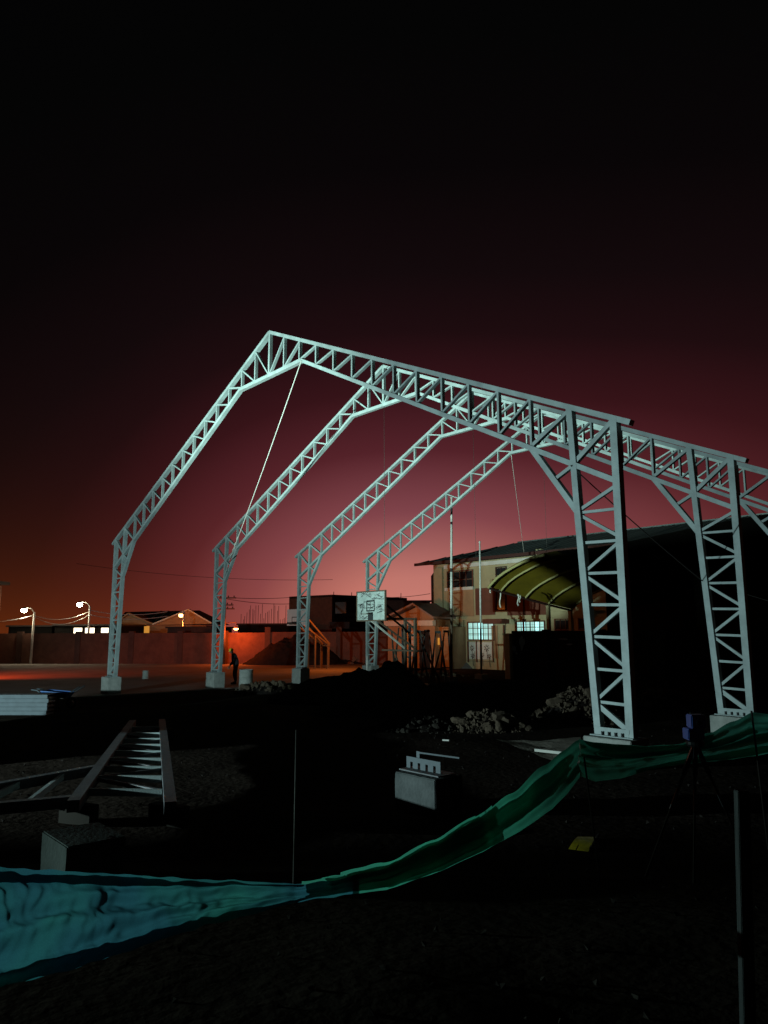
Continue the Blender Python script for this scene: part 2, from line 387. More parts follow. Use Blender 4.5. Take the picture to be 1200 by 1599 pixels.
for k in range(4):
    pedestal(-.13, .66, SP[k]-.29, SP[k]+.27, -.004, 'pale concrete pedestal under the left column of the %s portal frame' % nm[k])
    if k < 3: pedestal(W-.80, W+.16, SP[k]-.31, SP[k]+.29, -.004, 'pale concrete pedestal under the right column of the %s portal frame' % nm[k])
pedestal(23.90, 24.68, -5.12, -4.60, -.004, 'free standing concrete pedestal without column, bright slotted base plate on top', M_CONCD)
pedestal(23.90, 24.62, -9.66, -9.12, -.004, 'free standing concrete pedestal just behind the teal tarp at lower left', M_CONCD)
# base plate assembly with its loose flat bar on the free pedestal
bp = thing('base_plate_assembly', (24.25, -4.85, 0), 'bright slotted steel base plate standing on the free concrete pedestal', 'base plate')
MB().box((23.86, -5.0, 0), (24.62, -4.66, .016)).build('flat_plate', M_STEELD, bp)
y = -4.86
pm = MB().box((23.86, y, .1), (24.52, y+.012, .165))
for i, (a, b) in enumerate([(23.86, 23.935), (23.985, 24.085), (24.135, 24.235), (24.285, 24.385), (24.435, 24.52)]): pm.box((a, y, .0165), (b, y+.0119, .1))
pm.build('slotted_plate', M_ALU, bp)
for c in (23.96, 24.11, 24.26, 24.41): MB().tube([(c, y+.05, .017), (c, y+.05, .12)], .012, 6).build('anchor_bolt', M_STEELD, bp)
fb = thing('flat_bar', (24.2, -4.80, .15), 'thin bright steel bar with hooked end resting across the slotted base plate', 'steel bar')
MB().box((24.04, -4.84, .15), (24.1, -4.825, .25)).build('hooked_end', M_ALU, fb)
MB().bar((24.1, -4.832, .235), (24.78, -4.76, .24), .02, .02).build('rod', M_ALU, fb)

# ------------------------------------------------------------------ cables
def cable(name, pts, r, label, cat, m=M_ROPE, group=None, sag=0, n=20):
    p, q = Vector(pts[0]), Vector(pts[1])
    P = [p.lerp(q, i/n)-Vector((0, 0, sag*4*(i/n)*(1-i/n))) for i in range(n+1)]
    return tag(MB().tube(P, r, 6).build(name, m, smooth=True), label, cat, group)
cable('guy_cable', ((W/2+KA+.1, -.09, KZ-.06), (1.35, 4.70, 4.95)), .016, 'long pale slack cable from ridge of nearest frame to second left knee', 'cable', sag=.12)
fray = thing('rope_tail', (3.1, 4.6, 5.6), 'frayed pale rope tail wound round the lower end of the long cable', 'rope')
q = Vector((W/2+KA+.1, -.09, KZ-.06)); e_ = Vector((1.35, 4.70, 4.95))
MB().tube([e_.lerp(q, t)+Vector((.035*math.sin(t*160), .02*math.cos(t*160), .03*math.cos(t*130)-.09*4*t*(1-t)))for t in [i/60*.2 for i in range(61)]], .016, 5).build('wound_strand', M_ROPE, fray)
MB().tube([e_, e_+Vector((-.05, -.05, -.25)), e_+Vector((-.14, -.08, -.5))], .012, 5).build('loose_end', M_ROPE, fray)
cable('guy_cable', ((W/2-KA, SP[3], KZ-.08), ony(819, 866, 22.0)), .014, 'thin pale cable dropping from farthest frame towards the canopy', 'cable', sag=.0)
cable('guy_cable', ((W-.95, -.1, 5.05), (W-.86, SP[1]-.09, 3.0)), .012, 'thin dull cable from nearest right knee to the second right column', 'cable', M_WIRE, sag=.04)
cable('guy_cable', ((W-.86, SP[1]-.09, 3.0), (W+3.5, SP[2]+.5, 1.0)), .010, 'thin dull cable running on rightwards beyond the second right column', 'cable', M_WIRE, sag=.04)
for k, nme in ((1, 'second'), (2, 'third'), (3, 'farthest')):
    cable('plumb_line', ((W/2, SP[k], KZ-.05), (W/2, SP[k], 5.1-.25*k)), .006, 'very thin plumb line hanging from the ridge of the %s frame' % nme, 'cord', M_WIRE, 'plumb lines under the ridges', n=2)

# ------------------------------------------------------------------ school building
SY = 26.0
sch = thing('school_building', (-7, SY, -.7), 'cream and red brown two storey school with grey hipped roof and lit windows', 'building')
def sp(px, py, y=SY): return ony(px, py, y)
xl = sp(678, 950).x
XR = 34.0; EV = 6.55
MB().box((xl, SY, -.75), (XR, SY+11, EV)).build('wall', M_CREAM, sch)
def slab(name, p0, p1, m, t=.03, parent=sch, y=SY, back=0, label=None):   # a panel on the facade between two picture corners, t proud of it
    a, b = sp(*p0, y), sp(*p1, y); x0, x1 = sorted((a.x, b.x)); z0, z1 = sorted((a.z, b.z))
    return MB().box((x0, y-t, z0), (x1, y+.02+back, z1)).build(name, m, parent, label=label)
# roof: hipped, deep eaves, rolled sheet ribs
ov = .9; ex0, ex1, ey0, ey1 = xl-ov, XR+ov, SY-1.0, SY+12; rz = 8.3; rx0 = xl+3.6; ry = SY+5.4
V = [(ex0, ey0, EV+.12), (ex1, ey0, EV+.12), (ex1, ey1, EV+.12), (ex0, ey1, EV+.12), (rx0, ry, rz), (ex1-5, ry, rz)]
rf = MB().add(V, [(0, 1, 5, 4), (1, 2, 5), (2, 3, 4, 5), (3, 0, 4), (0, 3, 2, 1)]).build('roof', M_ROOF, sch)
rb = MB()
for i in range(56):
    x = ex0+.6+i*.74
    t1 = min(1, (x-ex0)/(rx0-ex0)); a = Vector((x, ey0, EV+.125)); b = Vector((x, ey0+(ry-ey0)*t1, EV+.125+(rz-EV-.12)*t1))
    if (b-a).length > .3: rb.bar(a+Vector((0, 0, .012)), b+Vector((0, 0, .012)), .05, .05, Vector((0, 0, 1)))
rb.build('sheet_rib', M_ROOF, rf)
MB().box((ex0-.03, ey0-.06, EV-.06), (ex1, ey0+.06, EV+.135)).build('eave_board', M_EAVE, rf)
MB().bar((rx0, ry, rz+.02), (ex1-5, ry, rz+.02), .3, .08, Vector((0, 0, 1))).build('ridge_cap', M_ROOF, rf)
MB().box((ex0+.05, ey0+.08, EV+.05), (ex1-.05, SY-.004, EV+.11)).build('soffit', M_BROWN, sch)
slab('fascia_band', (700, 874), (1300, 861.5), M_WHITE, .10) if False else None
MB().box((xl+1.2, SY-.14, EV-.36), (XR, SY-.002, EV-.1)).build('white_band', M_WHITE, sch)
MB().box((sp(845, 870).x, SY-.5, EV-.25), (sp(853, 870).x, SY-.16, EV+.33)).build('wall_box', M_CREAM, sch)
# left bay: pilaster strips
slab('pilaster', (680, 888), (695, 1033), M_CREAM, .16)
# upper windows
def window(p0, p1, pane, nx, ny, mframe=M_BROWN, lit=None, bars=False, name='window', t=.05):
    a, b = sp(*p0), sp(*p1); x0, x1 = sorted((a.x, b.x)); z0, z1 = sorted((a.z, b.z))
    fr = MB(); g = .07
    for (u0, u1, v0, v1) in ((x0-g, x1+g, z1, z1+g), (x0-g, x1+g, z0-g, z0), (x0-g, x0, z0, z1), (x1, x1+g, z0, z1)):
        fr.box((u0, SY-t-.03, v0), (u1, SY-.001, v1))
    for i in range(1, nx): c = x0+(x1-x0)*i/nx; fr.box((c-.018, SY-t-.02, z0), (c+.018, SY-.012, z1))
    for i in range(1, ny): c = z0+(z1-z0)*i/ny; fr.box((x0, SY-t-.018, c-.015), (x1, SY-.013, c+.015))
    f = fr.build(name, mframe, sch)
    for i in range(nx):
        for j in range(ny):
            pm = pane if not lit else lit[i % len(lit)]
            MB().box((x0+(x1-x0)*i/nx+.026, SY-.03, z0+(z1-z0)*j/ny+.024), (x0+(x1-x0)*(i+1)/nx-.026, SY-.012, z0+(z1-z0)*(j+1)/ny-.024)).build('pane', pm, f)
    if bars:
        bb = MB()
        for i in range(1, 10): c = x0+(x1-x0)*i/10; bb.tube([(c, SY-t-.06, z0-.03), (c, SY-t-.06, z1+.03)], .007, 5)
        for i in (1, 3): c = z0+(z1-z0)*i/4; bb.tube([(x0, SY-t-.075, c), (x1, SY-t-.075, c)], .007, 5)
        bb.build('bars', M_BROWN, f)
    return f
window((700, 894), (739, 917), M_GLASS, 4, 2)
slab('sill', (697, 918.5), (741, 920.5), M_WHITE, .16)
window((776, 887), (791, 898), M_GLASS, 2, 1, M_EAVE)
window((776, 922), (790, 952), M_GLASS, 1, 2, M_EAVE)
window((820, 887), (850, 912), M_GLASS, 4, 2)
slab('facade_panel', (709, 921.5), (741, 965), M_OCHRE, .03)  # ochre panel, the brown shade on the wall put into its colour
slab('painted_panel', (743, 919), (774, 960), M_BROWN, .05)
slab('painted_panel', (792, 919), (860, 960), M_BROWN, .05)
MB().box((xl+1.5, SY-.22, sp(740, 968).z), (XR, SY-.003, sp(740, 962.5).z)).build('floor_band', M_CREAM, sch)
slab('door_hood', (686, 967), (706, 975), M_BROWN, .8)
slab('door_hood', (766, 967), (796, 974), M_BROWN, .8)
slab('pilaster', (709, 968.5), (727, 1033), M_CREAM, .18)
slab('door', (768, 977), (779, 1028), M_OCHRE, .04)
slab('door_post', (787, 976), (790, 1030), M_BROWN, .1)
window((732, 972.5), (772, 999), M_LIT, 5, 3, M_BROWN, [M_LIT2, M_LIT2, M_LIT, M_LIT2, M_LIT3], True)
window((808, 971), (851, 988), M_LIT2, 6, 2, M_BROWN, [M_LIT2, M_LIT, M_LIT2], True)
slab('facade_panel', (733, 1002.5), (771, 1030), M_WHITE, .035)
for (a, b) in (((731, 1001), (733, 1034)), ((744.5, 1001), (746.5, 1034)), ((770, 1001), (772, 1034)), ((731, 1031.5), (772, 1033.5))): slab('panel_post', a, b, M_BROWN, .09)
# scrawled flowers painted on the low panel
for cx, cy, rr in ((738, 1012, 3.4), (761, 1012, 4.2), (754, 1023, 3), (739, 1024, 3.2), (765, 1025, 3)):
    fl = MB(); c = sp(cx, cy); rw = (sp(cx+rr, cy)-c).length
    for k in range(7):
        a = k*.897; p = c+Vector((math.cos(a)*rw, 0, math.sin(a)*rw)); q_ = c+Vector((math.cos(a)*rw*.35, 0, math.sin(a)*rw*.35))
        p.y = q_.y = SY-.042; fl.bar(q_, p, .06, .01)
    p = c.copy(); p.y = SY-.043; q_ = p+Vector((.05, 0, -.7)); fl.bar(p, q_, .04, .01)
    fl.build('painted_flower', M_BRICKD, sch)['kind'] = 'stuff'
slab('upper_ledge', (866, 955), (925, 964), M_CREAM, .5)
window((868, 968), (893, 983), M_GLASS, 3, 1)
window((905, 966), (921, 982), M_GLASS, 2, 1)
slab('drain_pipe', (818.3, 926), (819.6, 1030), M_BROWN, .12)

# ------------------------------------------------------------------ arched yellow canopy in front of the school
CY0, CY1 = 17.5, 24.6
can = thing('arched_canopy', (5.9, CY0, -.5), 'large arched canopy with yellow sheets and pale ribs before the school', 'canopy')
prof = [ony(px, py, CY0) for px, py in [(763, 916), (768, 909.5), (776, 901), (787, 892.5), (800, 884.5), (815, 876.5), (832, 869.5), (850, 864.5), (870, 861), (895, 858.5), (925, 856.5), (955, 852), (985, 846), (1030, 836.5), (1080, 826), (1140, 814), (1200, 804), (1260, 800), (1320, 806), (1370, 826), (1410, 865), (1440, 930)]]
def shift(t):   # how the section moves along the canopy
    return Vector((-.25*t+.35*t*t, t*(CY1-CY0), -1.12*t+.06*t*t))
ribs_t = [0, .14, .43, .71, 1.0]
for a, b in zip(ribs_t[:-1], ribs_t[1:]):
    for j0, j1, m in ((0, 6, M_YEL), (6, 8, M_YELSH), (8, 21, M_CSHADE)):  # sheets darken rightwards, the underside shade put into their colours
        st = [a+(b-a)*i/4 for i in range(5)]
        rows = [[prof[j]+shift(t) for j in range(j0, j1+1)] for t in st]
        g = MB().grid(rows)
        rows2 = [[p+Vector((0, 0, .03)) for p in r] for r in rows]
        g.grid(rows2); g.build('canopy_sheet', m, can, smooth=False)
for t in ribs_t:
    P = [p+shift(t)+Vector((0, 0, -.07)) for p in prof[:8]]
    MB().tube(P, .055 if t else .075, 6).build('rib', M_YELR, can, smooth=True)
MB().tube([prof[0]+shift(i/10)+Vector((0, 0, -.08)) for i in range(11)], .07, 6).build('edge_beam', M_EAVE, can)
for t, dz in ((.71, 0), (.985, 0)):
    p = prof[0]+shift(t); MB().box((p.x-.09, p.y-.09, -.6), (p.x+.09, p.y+.09, p.z-.12)).build('post', M_CREAM, can)
p = prof[-1]; MB().box((p.x-.15, p.y, -.6), (p.x+.15, p.y+.3, p.z)).build('post', M_CSHADE, can)
for px, py, L in ((781, 921, .95), (766, 917, .3), (809, 928, .6), (812, 930, .35)):
    p = ony(px, py, 18.7); pts = [p+Vector((.05*math.sin(i*1.3), 0, -L*i/5)) for i in range(6)]
    st = MB()
    for i in range(5): st.bar(pts[i], pts[i+1], .07-.01*(i % 2), .015)
    st.build('torn_strip', M_WHITE, can)
# near black panel added for the shade below the canopy, and the yard wall
hb = thing('shade_panel', (16, 25.3, -.6), 'near black panel added for the shade under the right half of the canopy', 'wall')
MB().box((7.9, 25.2, -.75), (30, 25.6, 5.2)).build('wall_face', M_CSHADE, hb)
yw = thing('yard_wall', (2, 19.6, -.6), 'dark low yard wall with faded pale mural figures before the school', 'wall')
a, b = ony(799, 985, 19.6), ony(799, 1040, 19.6)
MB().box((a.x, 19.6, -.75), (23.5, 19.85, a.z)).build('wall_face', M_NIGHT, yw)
for i in range(6):
    x = a.x+3.3*i+2.2; MB().box((x-.14, 19.54, -.75), (x+.14, 19.9, a.z+.06)).build('pilaster', M_NIGHT, yw)
def blob(cx, cy, w_, h_, n=9, seed=0):
    rnd = random.Random(seed); c = ony(cx, cy, 19.595); P = []
    for k in range(n):
        a_ = 2*math.pi*k/n; r_ = .6+.5*rnd.random(); P.append(c+Vector((math.cos(a_)*w_*r_, 0, math.sin(a_)*h_*r_)))
    return MB().prism(P, (0, .004, 0))
for s_, (cx, cy, w_, h_) in enumerate([(815, 1004, .12, .5), (812.5, 1001, .09, .22), (818, 1002, .08, .24), (803, 1013, .18, .2), (850, 1012, .12, .1), (880, 998, .3, .04), (889, 1006, .22, .05), (807, 1020, .1, .1)]):
    blob(cx, cy, w_, h_, seed=s_).build('mural_patch', M_PAINTW, yw)
a, b = ony(788.5, 992, 19.4), ony(797.5, 1030, 19.4)
gp = thing('gate_post', ((a.x+b.x)/2, 19.5, -.6), 'cream gate post with flat cap at the left end of dark yard wall', 'post')
MB().box((a.x, 19.35, -.75), (b.x, 19.7, a.z)).build('shaft', M_CREAM, gp)
MB().box((a.x-.06, 19.29, a.z), (b.x+.06, 19.76, a.z+.1)).build('cap', M_CREAM, gp)

# ------------------------------------------------------------------ small gabled house left of the school
HY = 24.0
ho = thing('gabled_house', ony(642, 1040, HY), 'small ochre gabled house with pale eave band left of the school', 'house')
x0, x1 = ony(606, 990, HY).x, ony(679.5, 990, HY).x; zt = ony(640, 968, HY).z; za = ony(654, 944.5, HY).z; xa = ony(652, 950, HY).x
MB().box((x0, HY, -.75), (x1, HY+6, zt)).build('wall', M_OCHRE, ho)
MB().prism([(x0+.05, HY+.001, zt), (x1-.05, HY+.001, zt), (xa, HY+.001, za-.12)], (0, 6, 0)).build('gable', M_OCHRE, ho)
for (pa, pb) in (((x0-.3, zt-.02), (xa, za)), ((xa, za), (x1+.3, zt+.05))):
    MB().obox((pa[0], HY-.45, pa[1]), (pb[0]-pa[0], 0, pb[1]-pa[1]), (0, 6.9, 0), (0, 0, .14)).build('roof_slope', M_ROSE, ho)
MB().box((x0-.1, HY-.3, zt-.42), (x1+.1, HY-.002, zt-.06)).build('eave_band', M_WHITE, ho)
a, b = ony(634, 985, HY), ony(652, 1040, HY); MB().box((a.x, HY-.03, -.74), (b.x, HY+.05, a.z)).build('door', M_WHITE, ho)
a, b = ony(655, 985, HY), ony(672, 1040, HY); MB().box((a.x, HY-.03, -.74), (b.x, HY+.05, a.z)).build('doorway', M_GLASS, ho)
a, b = ony(681, 994, HY), ony(688, 1008, HY)
MB().box((x1, HY+.3, -.75), (x1+1.0, HY+5, zt-.5)).build('side_wing', M_OCHRE, ho)
a, b = ony(680, 996, HY+.3), ony(687, 1007, HY+.3); wl = MB().box((a.x, HY+.26, b.z), (b.x, HY+.298, a.z)).build('window', M_AMBER, ho)
tk = thing('water_tank', ony(676, 948, 27), 'tall black water tank on the far side against the school corner', 'tank')
a, b = ony(671.5, 893, 27), ony(679.5, 946, 27)
MB().lathe([(.5, -.7), (.5, b.z), (.52, b.z), (.52, a.z-.3), (.3, a.z)], ((a.x+b.x)/2, 27.6, 0), 14).build('tank_body', M_TANK, tk)

# ------------------------------------------------------------------ boundary wall behind the court
A0, A1 = Vector((-41, -2.2, 0)), Vector((-8.6, 30.0, 0)); wd = (A1-A0).normalized(); wn = Vector((wd.y, -wd.x, 0))
def wall_at(px):      # where the wall line is met below this picture column
    v = px_dir(px, 985); n = Vector((wd.y, -wd.x, 0)); t = (A0-CAM).dot(n)/v.dot(n); p = CAM+v*t; return Vector((p.x, p.y, 0))
bw = thing('boundary_wall', A0+Vector((0, 0, -.7)), 'long weathered boundary wall with darker pilasters behind the yard', 'wall')
pil = [-45, 33, 124, 207, 283, 353, 419, 476, 530, 588, 640]
for i in range(len(pil)-1):
    p, q_ = wall_at(pil[i]), wall_at(pil[i+1]); h = 1.72 if i < 6 else 1.76
    MB().obox(p+wn*-.09+Vector((0, 0, -.75)), q_-p, wn*.18, (0, 0, .75+h)).build('wall_panel', M_WALL, bw)
for i, px in enumerate(pil):
    p = wall_at(px); h = 1.86 if i < 6 else 2.15
    MB().obox(p-wd*.22-wn*.17+Vector((0, 0, -.75)), wd*.44, wn*.34, (0, 0, .75+h)).build('pilaster', M_PIL, bw)

# ------------------------------------------------------------------ far buildings
def hdep(px, py, D): v = px_dir(px, py); return CAM + v*(D/v.dot(FH))
def fbox(mb, px0, px1, pyt, d, depth=8, zb=-.8):
    a, b = hdep(px0, pyt, d), hdep(px1, pyt, d); a.z = b.z = (a.z+b.z)/2
    ax = b-a; ay = FH*depth; mb.obox(Vector((a.x, a.y, zb)), ax, ay, (0, 0, a.z-zb)); return mb
def face(name, px0, py0, px1, py1, d, m, parent, t=.06):
    a = hdep(px0, py1, d-t); b = hdep(px1, py1, d-t); c = hdep(px0, py0, d-t)
    return MB().obox(a, b-a, FH*(t-.004), (0, 0, c.z-a.z)).build(name, m, parent)
# dark two storey building in the middle, its near corner towards us
db = thing('unfinished_building', dep(517, 985, 72), 'dark unfinished two storey brick building with rebar on its roof', 'building')
c0 = dep(519, 928, 70); cl = dep(452, 932, 74); cr = dep(636, 934, 78)
for n_, (p, q_, m, in_) in (('brick_wall', (cl, c0, M_BRICKD, 1)), ('side_wall', (c0, cr, M_NIGHT, 1))):
    back = FH*.3
    MB().obox(Vector((p.x, p.y, -.8)), Vector((q_.x-p.x, q_.y-p.y, 0)), back, (0, 0, (p.z+q_.z)/2+.8)).build(n_, m, db)
bk = [cl, c0, cr, cr+FH*8, cl+FH*10]; MB().prism([(p.x, p.y, 5.0) for p in bk], (0, 0, .16)).build('roof_slab', M_RDARK, db)
MB().prism([(p.x, p.y, -.7) for p in [cl+FH*.5, c0+FH*.6, cr+FH*.5, cr+FH*8, cl+FH*10]], (0, 0, 5.6)).build('inner_walls', M_NIGHT, db)
for px, h in ((521, 10), (549, 9), (484, 7), (596, 8), (470, 4), (626, 8)):
    p = dep(px, 934, 72.5); MB().tube([(p.x, p.y, p.z-.6), (p.x+.05, p.y, p.z+h*72/FPX)], .035, 5).build('rebar', M_WIRE, db)
face('window', 524, 940, 541, 958, 68.3, M_GLASS, db, .1)
sg = face('wall_sign', 515, 971, 546, 981.5, 66, M_WOOD, None); tag(sg, 'pale weathered sign board in front of the dark brick building', 'sign board')
# low dark roofs left of it, seen over the wall
def low_house(px0, px1, pyt, d, m, label, wins=(), mw=M_GLASS):
    h = thing('low_building', hdep((px0+px1)/2, 990, d), label, 'building', 'low buildings behind the boundary wall')
    fbox(MB(), px0, px1, pyt, d).build('wall', m, h)
    a, b = hdep(px0-2, pyt, d), hdep(px1+2, pyt, d); z = (a.z+b.z)/2+.004
    MB().obox(Vector((a.x, a.y, z))-FH*.3, Vector((b.x-a.x, b.y-a.y, 0)), FH*8.6, (0, 0, .14)).build('roof_slab', M_RDARK, h)
    for (x0_, y0_, x1_, y1_, mm) in wins:
        f = face('window', x0_-.7, y0_-.7, x1_+.7, y1_+.7, d, M_EAVE, h, .05)
        k = max(2, round((x1_-x0_)/5))
        for i in range(k): face('pane', x0_+(x1_-x0_)*i/k+.15, y0_, x0_+(x1_-x0_)*(i+1)/k-.15, y1_, d-.05, mm, f, .03)
    return h
low_house(372, 452, 976, 66, M_NIGHT, 'low dark flat roofed building below the rebar stubs, left of the far backboard')
low_house(14, 82, 979, 64, M_NIGHT, 'low dark block under the left street lamp')
low_house(86, 178, 977.5, 63, M_NIGHT, 'low dark block with three bright windows under the right street lamp',
          [(115, 980.5, 128, 991.5, M_WARM), (133, 980.5, 147.5, 988.5, M_WARM), (158, 980.5, 169.5, 988, M_WARM)])
low_house(262, 332, 981, 62, M_RDARK, 'low dark roof in front of the orange gabled houses')
low_house(604, 672, 940, 68, M_RDARK, 'low dark block behind the small gabled house')
# the forest of rebar stubs on the low building
rs = thing('rebar_stubs', dep(410, 976, 68), 'row of thin rebar stubs standing up from the low flat roof', 'rebar')
rnd = random.Random(3)
for i in range(26):
    px = 376+i*2.9+rnd.random()*2; p = dep(px, 976, 68); MB().tube([(p.x, p.y, p.z-.2), (p.x+rnd.uniform(-.06, .06), p.y, p.z+rnd.uniform(.4, 2.0))], .022, 4).build('rebar', M_WIRE, rs)
# long gabled house, two lit gable ends
gh = thing('gabled_house', dep(245, 990, 72), 'long dark roofed house with two orange lit gables behind the wall', 'house')
fbox(MB(), 183, 322, 976.5, 72, 9).build('wall', M_OCHRE, gh)
a, b, rr_ = dep(178, 975, 71.5), dep(326, 975, 71.5), dep(250, 953.5, 75)
rdg0, rdg1 = dep(196, 955.5, 77), dep(312, 953, 77)
MB().add([a, b, rdg1, rdg0, a+FH*10, b+FH*10], [(0, 1, 2, 3), (3, 2, 5, 4), (0, 3, 4), (1, 5, 2)]).build('roof', M_RDARK, gh)
for g0, g1, ga, gy in ((181, 240, 203, 958.5), (240, 332, 296, 953), ):
    p, q_, r_ = dep(g0, 976, 70.2), dep(g1, 974 if g0 > 200 else 975, 70.2), dep(ga, gy, 70.2)
    MB().prism([p, q_, r_], FH*5).build('gable', M_OCHRE, gh)
    for u_, v_ in ((p, r_), (r_, q_)):
        MB().bar(u_+Vector((0, 0, .06))-FH*.2, v_+Vector((0, 0, .06))-FH*.2, .12, .5, FH).build('barge_board', M_WHITE if g0 > 200 else M_OCHRE, gh)
for k in range(5):
    px = 228+k*11; p, q_ = dep(px, 974, 71.6), dep(px+24, 955, 76.4)
    MB().bar(p+Vector((0, 0, .08)), q_+Vector((0, 0, .08)), .09, .05, Vector((0, 0, 1))).build('roof_batten', M_OCHRE, gh)
face('window', 199, 977.5, 233, 990, 72, M_AMBER, gh, .05)
for px in (205, 213): face('porch_post', px, 976, px+3, 991, 70.5, M_EAVE, gh, .2)
# building at the left edge of the picture
le = thing('corner_building', dep(0, 985, 52), 'tall plain building cut by the left edge of the picture', 'building')
fbox(MB(), -190, -86, 905, 53).build('wall', M_WALL, le)
a, b = dep(-194, 902, 52.5), dep(-83, 902, 52.5); MB().obox(a, b-a, FH*9, (0, 0, .25)).build('roof_slab', M_RDARK, le)

# ------------------------------------------------------------------ street lamps, poles, wires
def street_lamp(hx, hy, px, py, d, label, m, rad, energy, color, mp=M_POLE, zb=-.7):
    hd, pt = dep(hx, hy, d), dep(px, py, d)
    t = thing('street_lamp', (pt.x, pt.y, zb), label, 'street lamp', 'lit street lamps behind the boundary wall')
    MB().tube([(pt.x, pt.y, zb), (pt.x, pt.y, pt.z)], .11, 8, .075).build('pole', mp, t, True)
    mid = pt.lerp(hd, .5)+Vector((0, 0, .22))
    MB().tube([pt-Vector((0, 0, .05)), pt.lerp(mid, .5)+Vector((0, 0, .08)), mid, hd+Vector((0, 0, .12))], .035, 6).build('arm', mp, t, True)
    MB().lathe([(.04, .15), (.12, .12), (.17, .05), (.16, .02)], hd, 12).build('lamp_head', M_STEELD, t, True)
    MB().lathe([(rad*.6, .03), (rad*1.1, -.02), (rad*1.25, -.1), (rad*1.1, -.2), (rad*.6, -.27), (.03, -.29)], hd, 14).build('lamp_glass', m, t, True)
    lamp('street_light', 'POINT', hd-Vector((0, 0, .75)), energy, color, .25)
    return t
street_lamp(38, 951, 54, 956, 60, 'white lit street lamp on the left with overhead wires crossing its pole', M_LAMPW, .17, 150, (1, .85, .55))
street_lamp(125, 942, 141, 947, 60, 'white lit street lamp, taller, above the three bright windows', M_LAMPW, .17, 150, (1, .85, .55))
street_lamp(283, 959, 287.5, 956, 66, 'small orange street lamp before the right gable of the long house', M_LAMPO, .17, 300, (1, .24, .04))
def pole_wires(p, spans, group, lab):
    for i, (a, b, sag) in enumerate(spans): cable('overhead_wire', (a, b), .022, lab[i], 'wire', M_POLE if group == 'wires by the street lamps' else M_WIRE, group, sag)  # wires by the street lamps coloured pale in place of lamplight
L1 = lambda px, py: dep(px, py, 60)
pole_wires(None, [(L1(54, 960), L1(-40, 970), .25), (L1(54, 961), L1(141, 954), .5), (L1(54, 963), L1(141, 959), .7), (L1(141, 953), L1(262, 955), .3), (L1(141, 960), L1(262, 962), .3)], 'wires by the street lamps',
           ['lit wire running left from the left street lamp pole', 'upper lit wire between the two white street lamps', 'lower lit wire between the two white street lamps', 'upper lit wire running right from the taller street lamp', 'lower lit wire running right from the taller street lamp'])
up = thing('utility_pole', (wall_at(357)+wn*1.2+Vector((0, 0, -.7))), 'dark wooden utility pole with crossarms before the boundary wall', 'utility pole')
b0 = wall_at(357)+wn*1.2; dpt = dist(b0.x, b0.y); tz = dep(357, 927, dpt).z
MB().tube([(b0.x, b0.y, -.75), (b0.x, b0.y, tz)], .15, 8, .1).build('pole', M_HOOP, up, True)
for zz, l_ in ((tz-.35, .9), (tz-.9, .7), (dep(357, 951, dpt).z, .8)):
    c = Vector((b0.x, b0.y, zz)); MB().bar(c-RH*l_*.5+wn*.12, c+RH*l_+wn*.12, .1, .1, wn).build('crossarm', M_HOOP, up)
    for s_ in (-.3, .3, .75): MB().lathe([(.03, 0), (.05, .06), (.03, .13)], c+RH*s_*l_*1.1+wn*.12+Vector((0, 0, .05)), 8).build('insulator', M_DARKP, up)
lf = thing('wall_lamp', dep(369, 981, dpt-.4), 'small bright orange lamp on the utility pole arm above the wall', 'lamp')
hd = dep(369, 981, dpt-.5)
MB().tube([(b0.x, b0.y, hd.z+.4), Vector((hd.x, hd.y, hd.z+.45)), hd+Vector((0, 0, .1))], .03, 6).build('arm', M_HOOP, lf)
MB().lathe([(.05, .14), (.16, .1), (.2, .0)], hd, 10).build('lamp_head', M_HOOP, lf)
MB().lathe([(.18, -.005), (.2, -.06), (.1, -.15)], hd, 10).build('lamp_glass', M_LAMPO, lf)
lamp('sodium_lamp', 'POINT', hd-Vector((0, 0, .35))+wn*.7, 480, (1, .14, .018), .15)
lab = ['top wire from the utility pole to the dark brick building', 'second wire drooping from the utility pole to the dark brick building', 'long faint wire crossing above the low roofs to the school']
pt = Vector((b0.x, b0.y, tz-.3))
pole_wires(None, [(pt, dep(452, 933, 72), .1), (pt-Vector((0, 0, .1)), dep(452, 943, 72), .15), (dep(600, 933, 74), dep(672, 927, 66), .1)], 'wires from the utility pole', lab)
cable('overhead_wire', (dep(120, 880, 80), dep(520, 905, 80)), .02, 'very faint wire high above the yard wall across the red sky', 'wire', M_WIRE, sag=.6)
# red orange lamp out of view at left, amber fill added mid-air, porch lamp
CZ0 = -.69; rl = dep(-110, 962, 40); lamp('sodium_lamp', 'SPOT', rl, 3000, (1, .085, .018), .2, onz(40, 1054, CZ0), 96, .8)
lamp('sodium_lamp', 'POINT', dep(525, 962, 48.5), 520, (1, .22, .03), .2)  # added without a fixture, brightens the boundary wall in amber
lamp('porch_lamp', 'POINT', ony(676, 985, 22.6), 26, (1, .45, .12), .1)

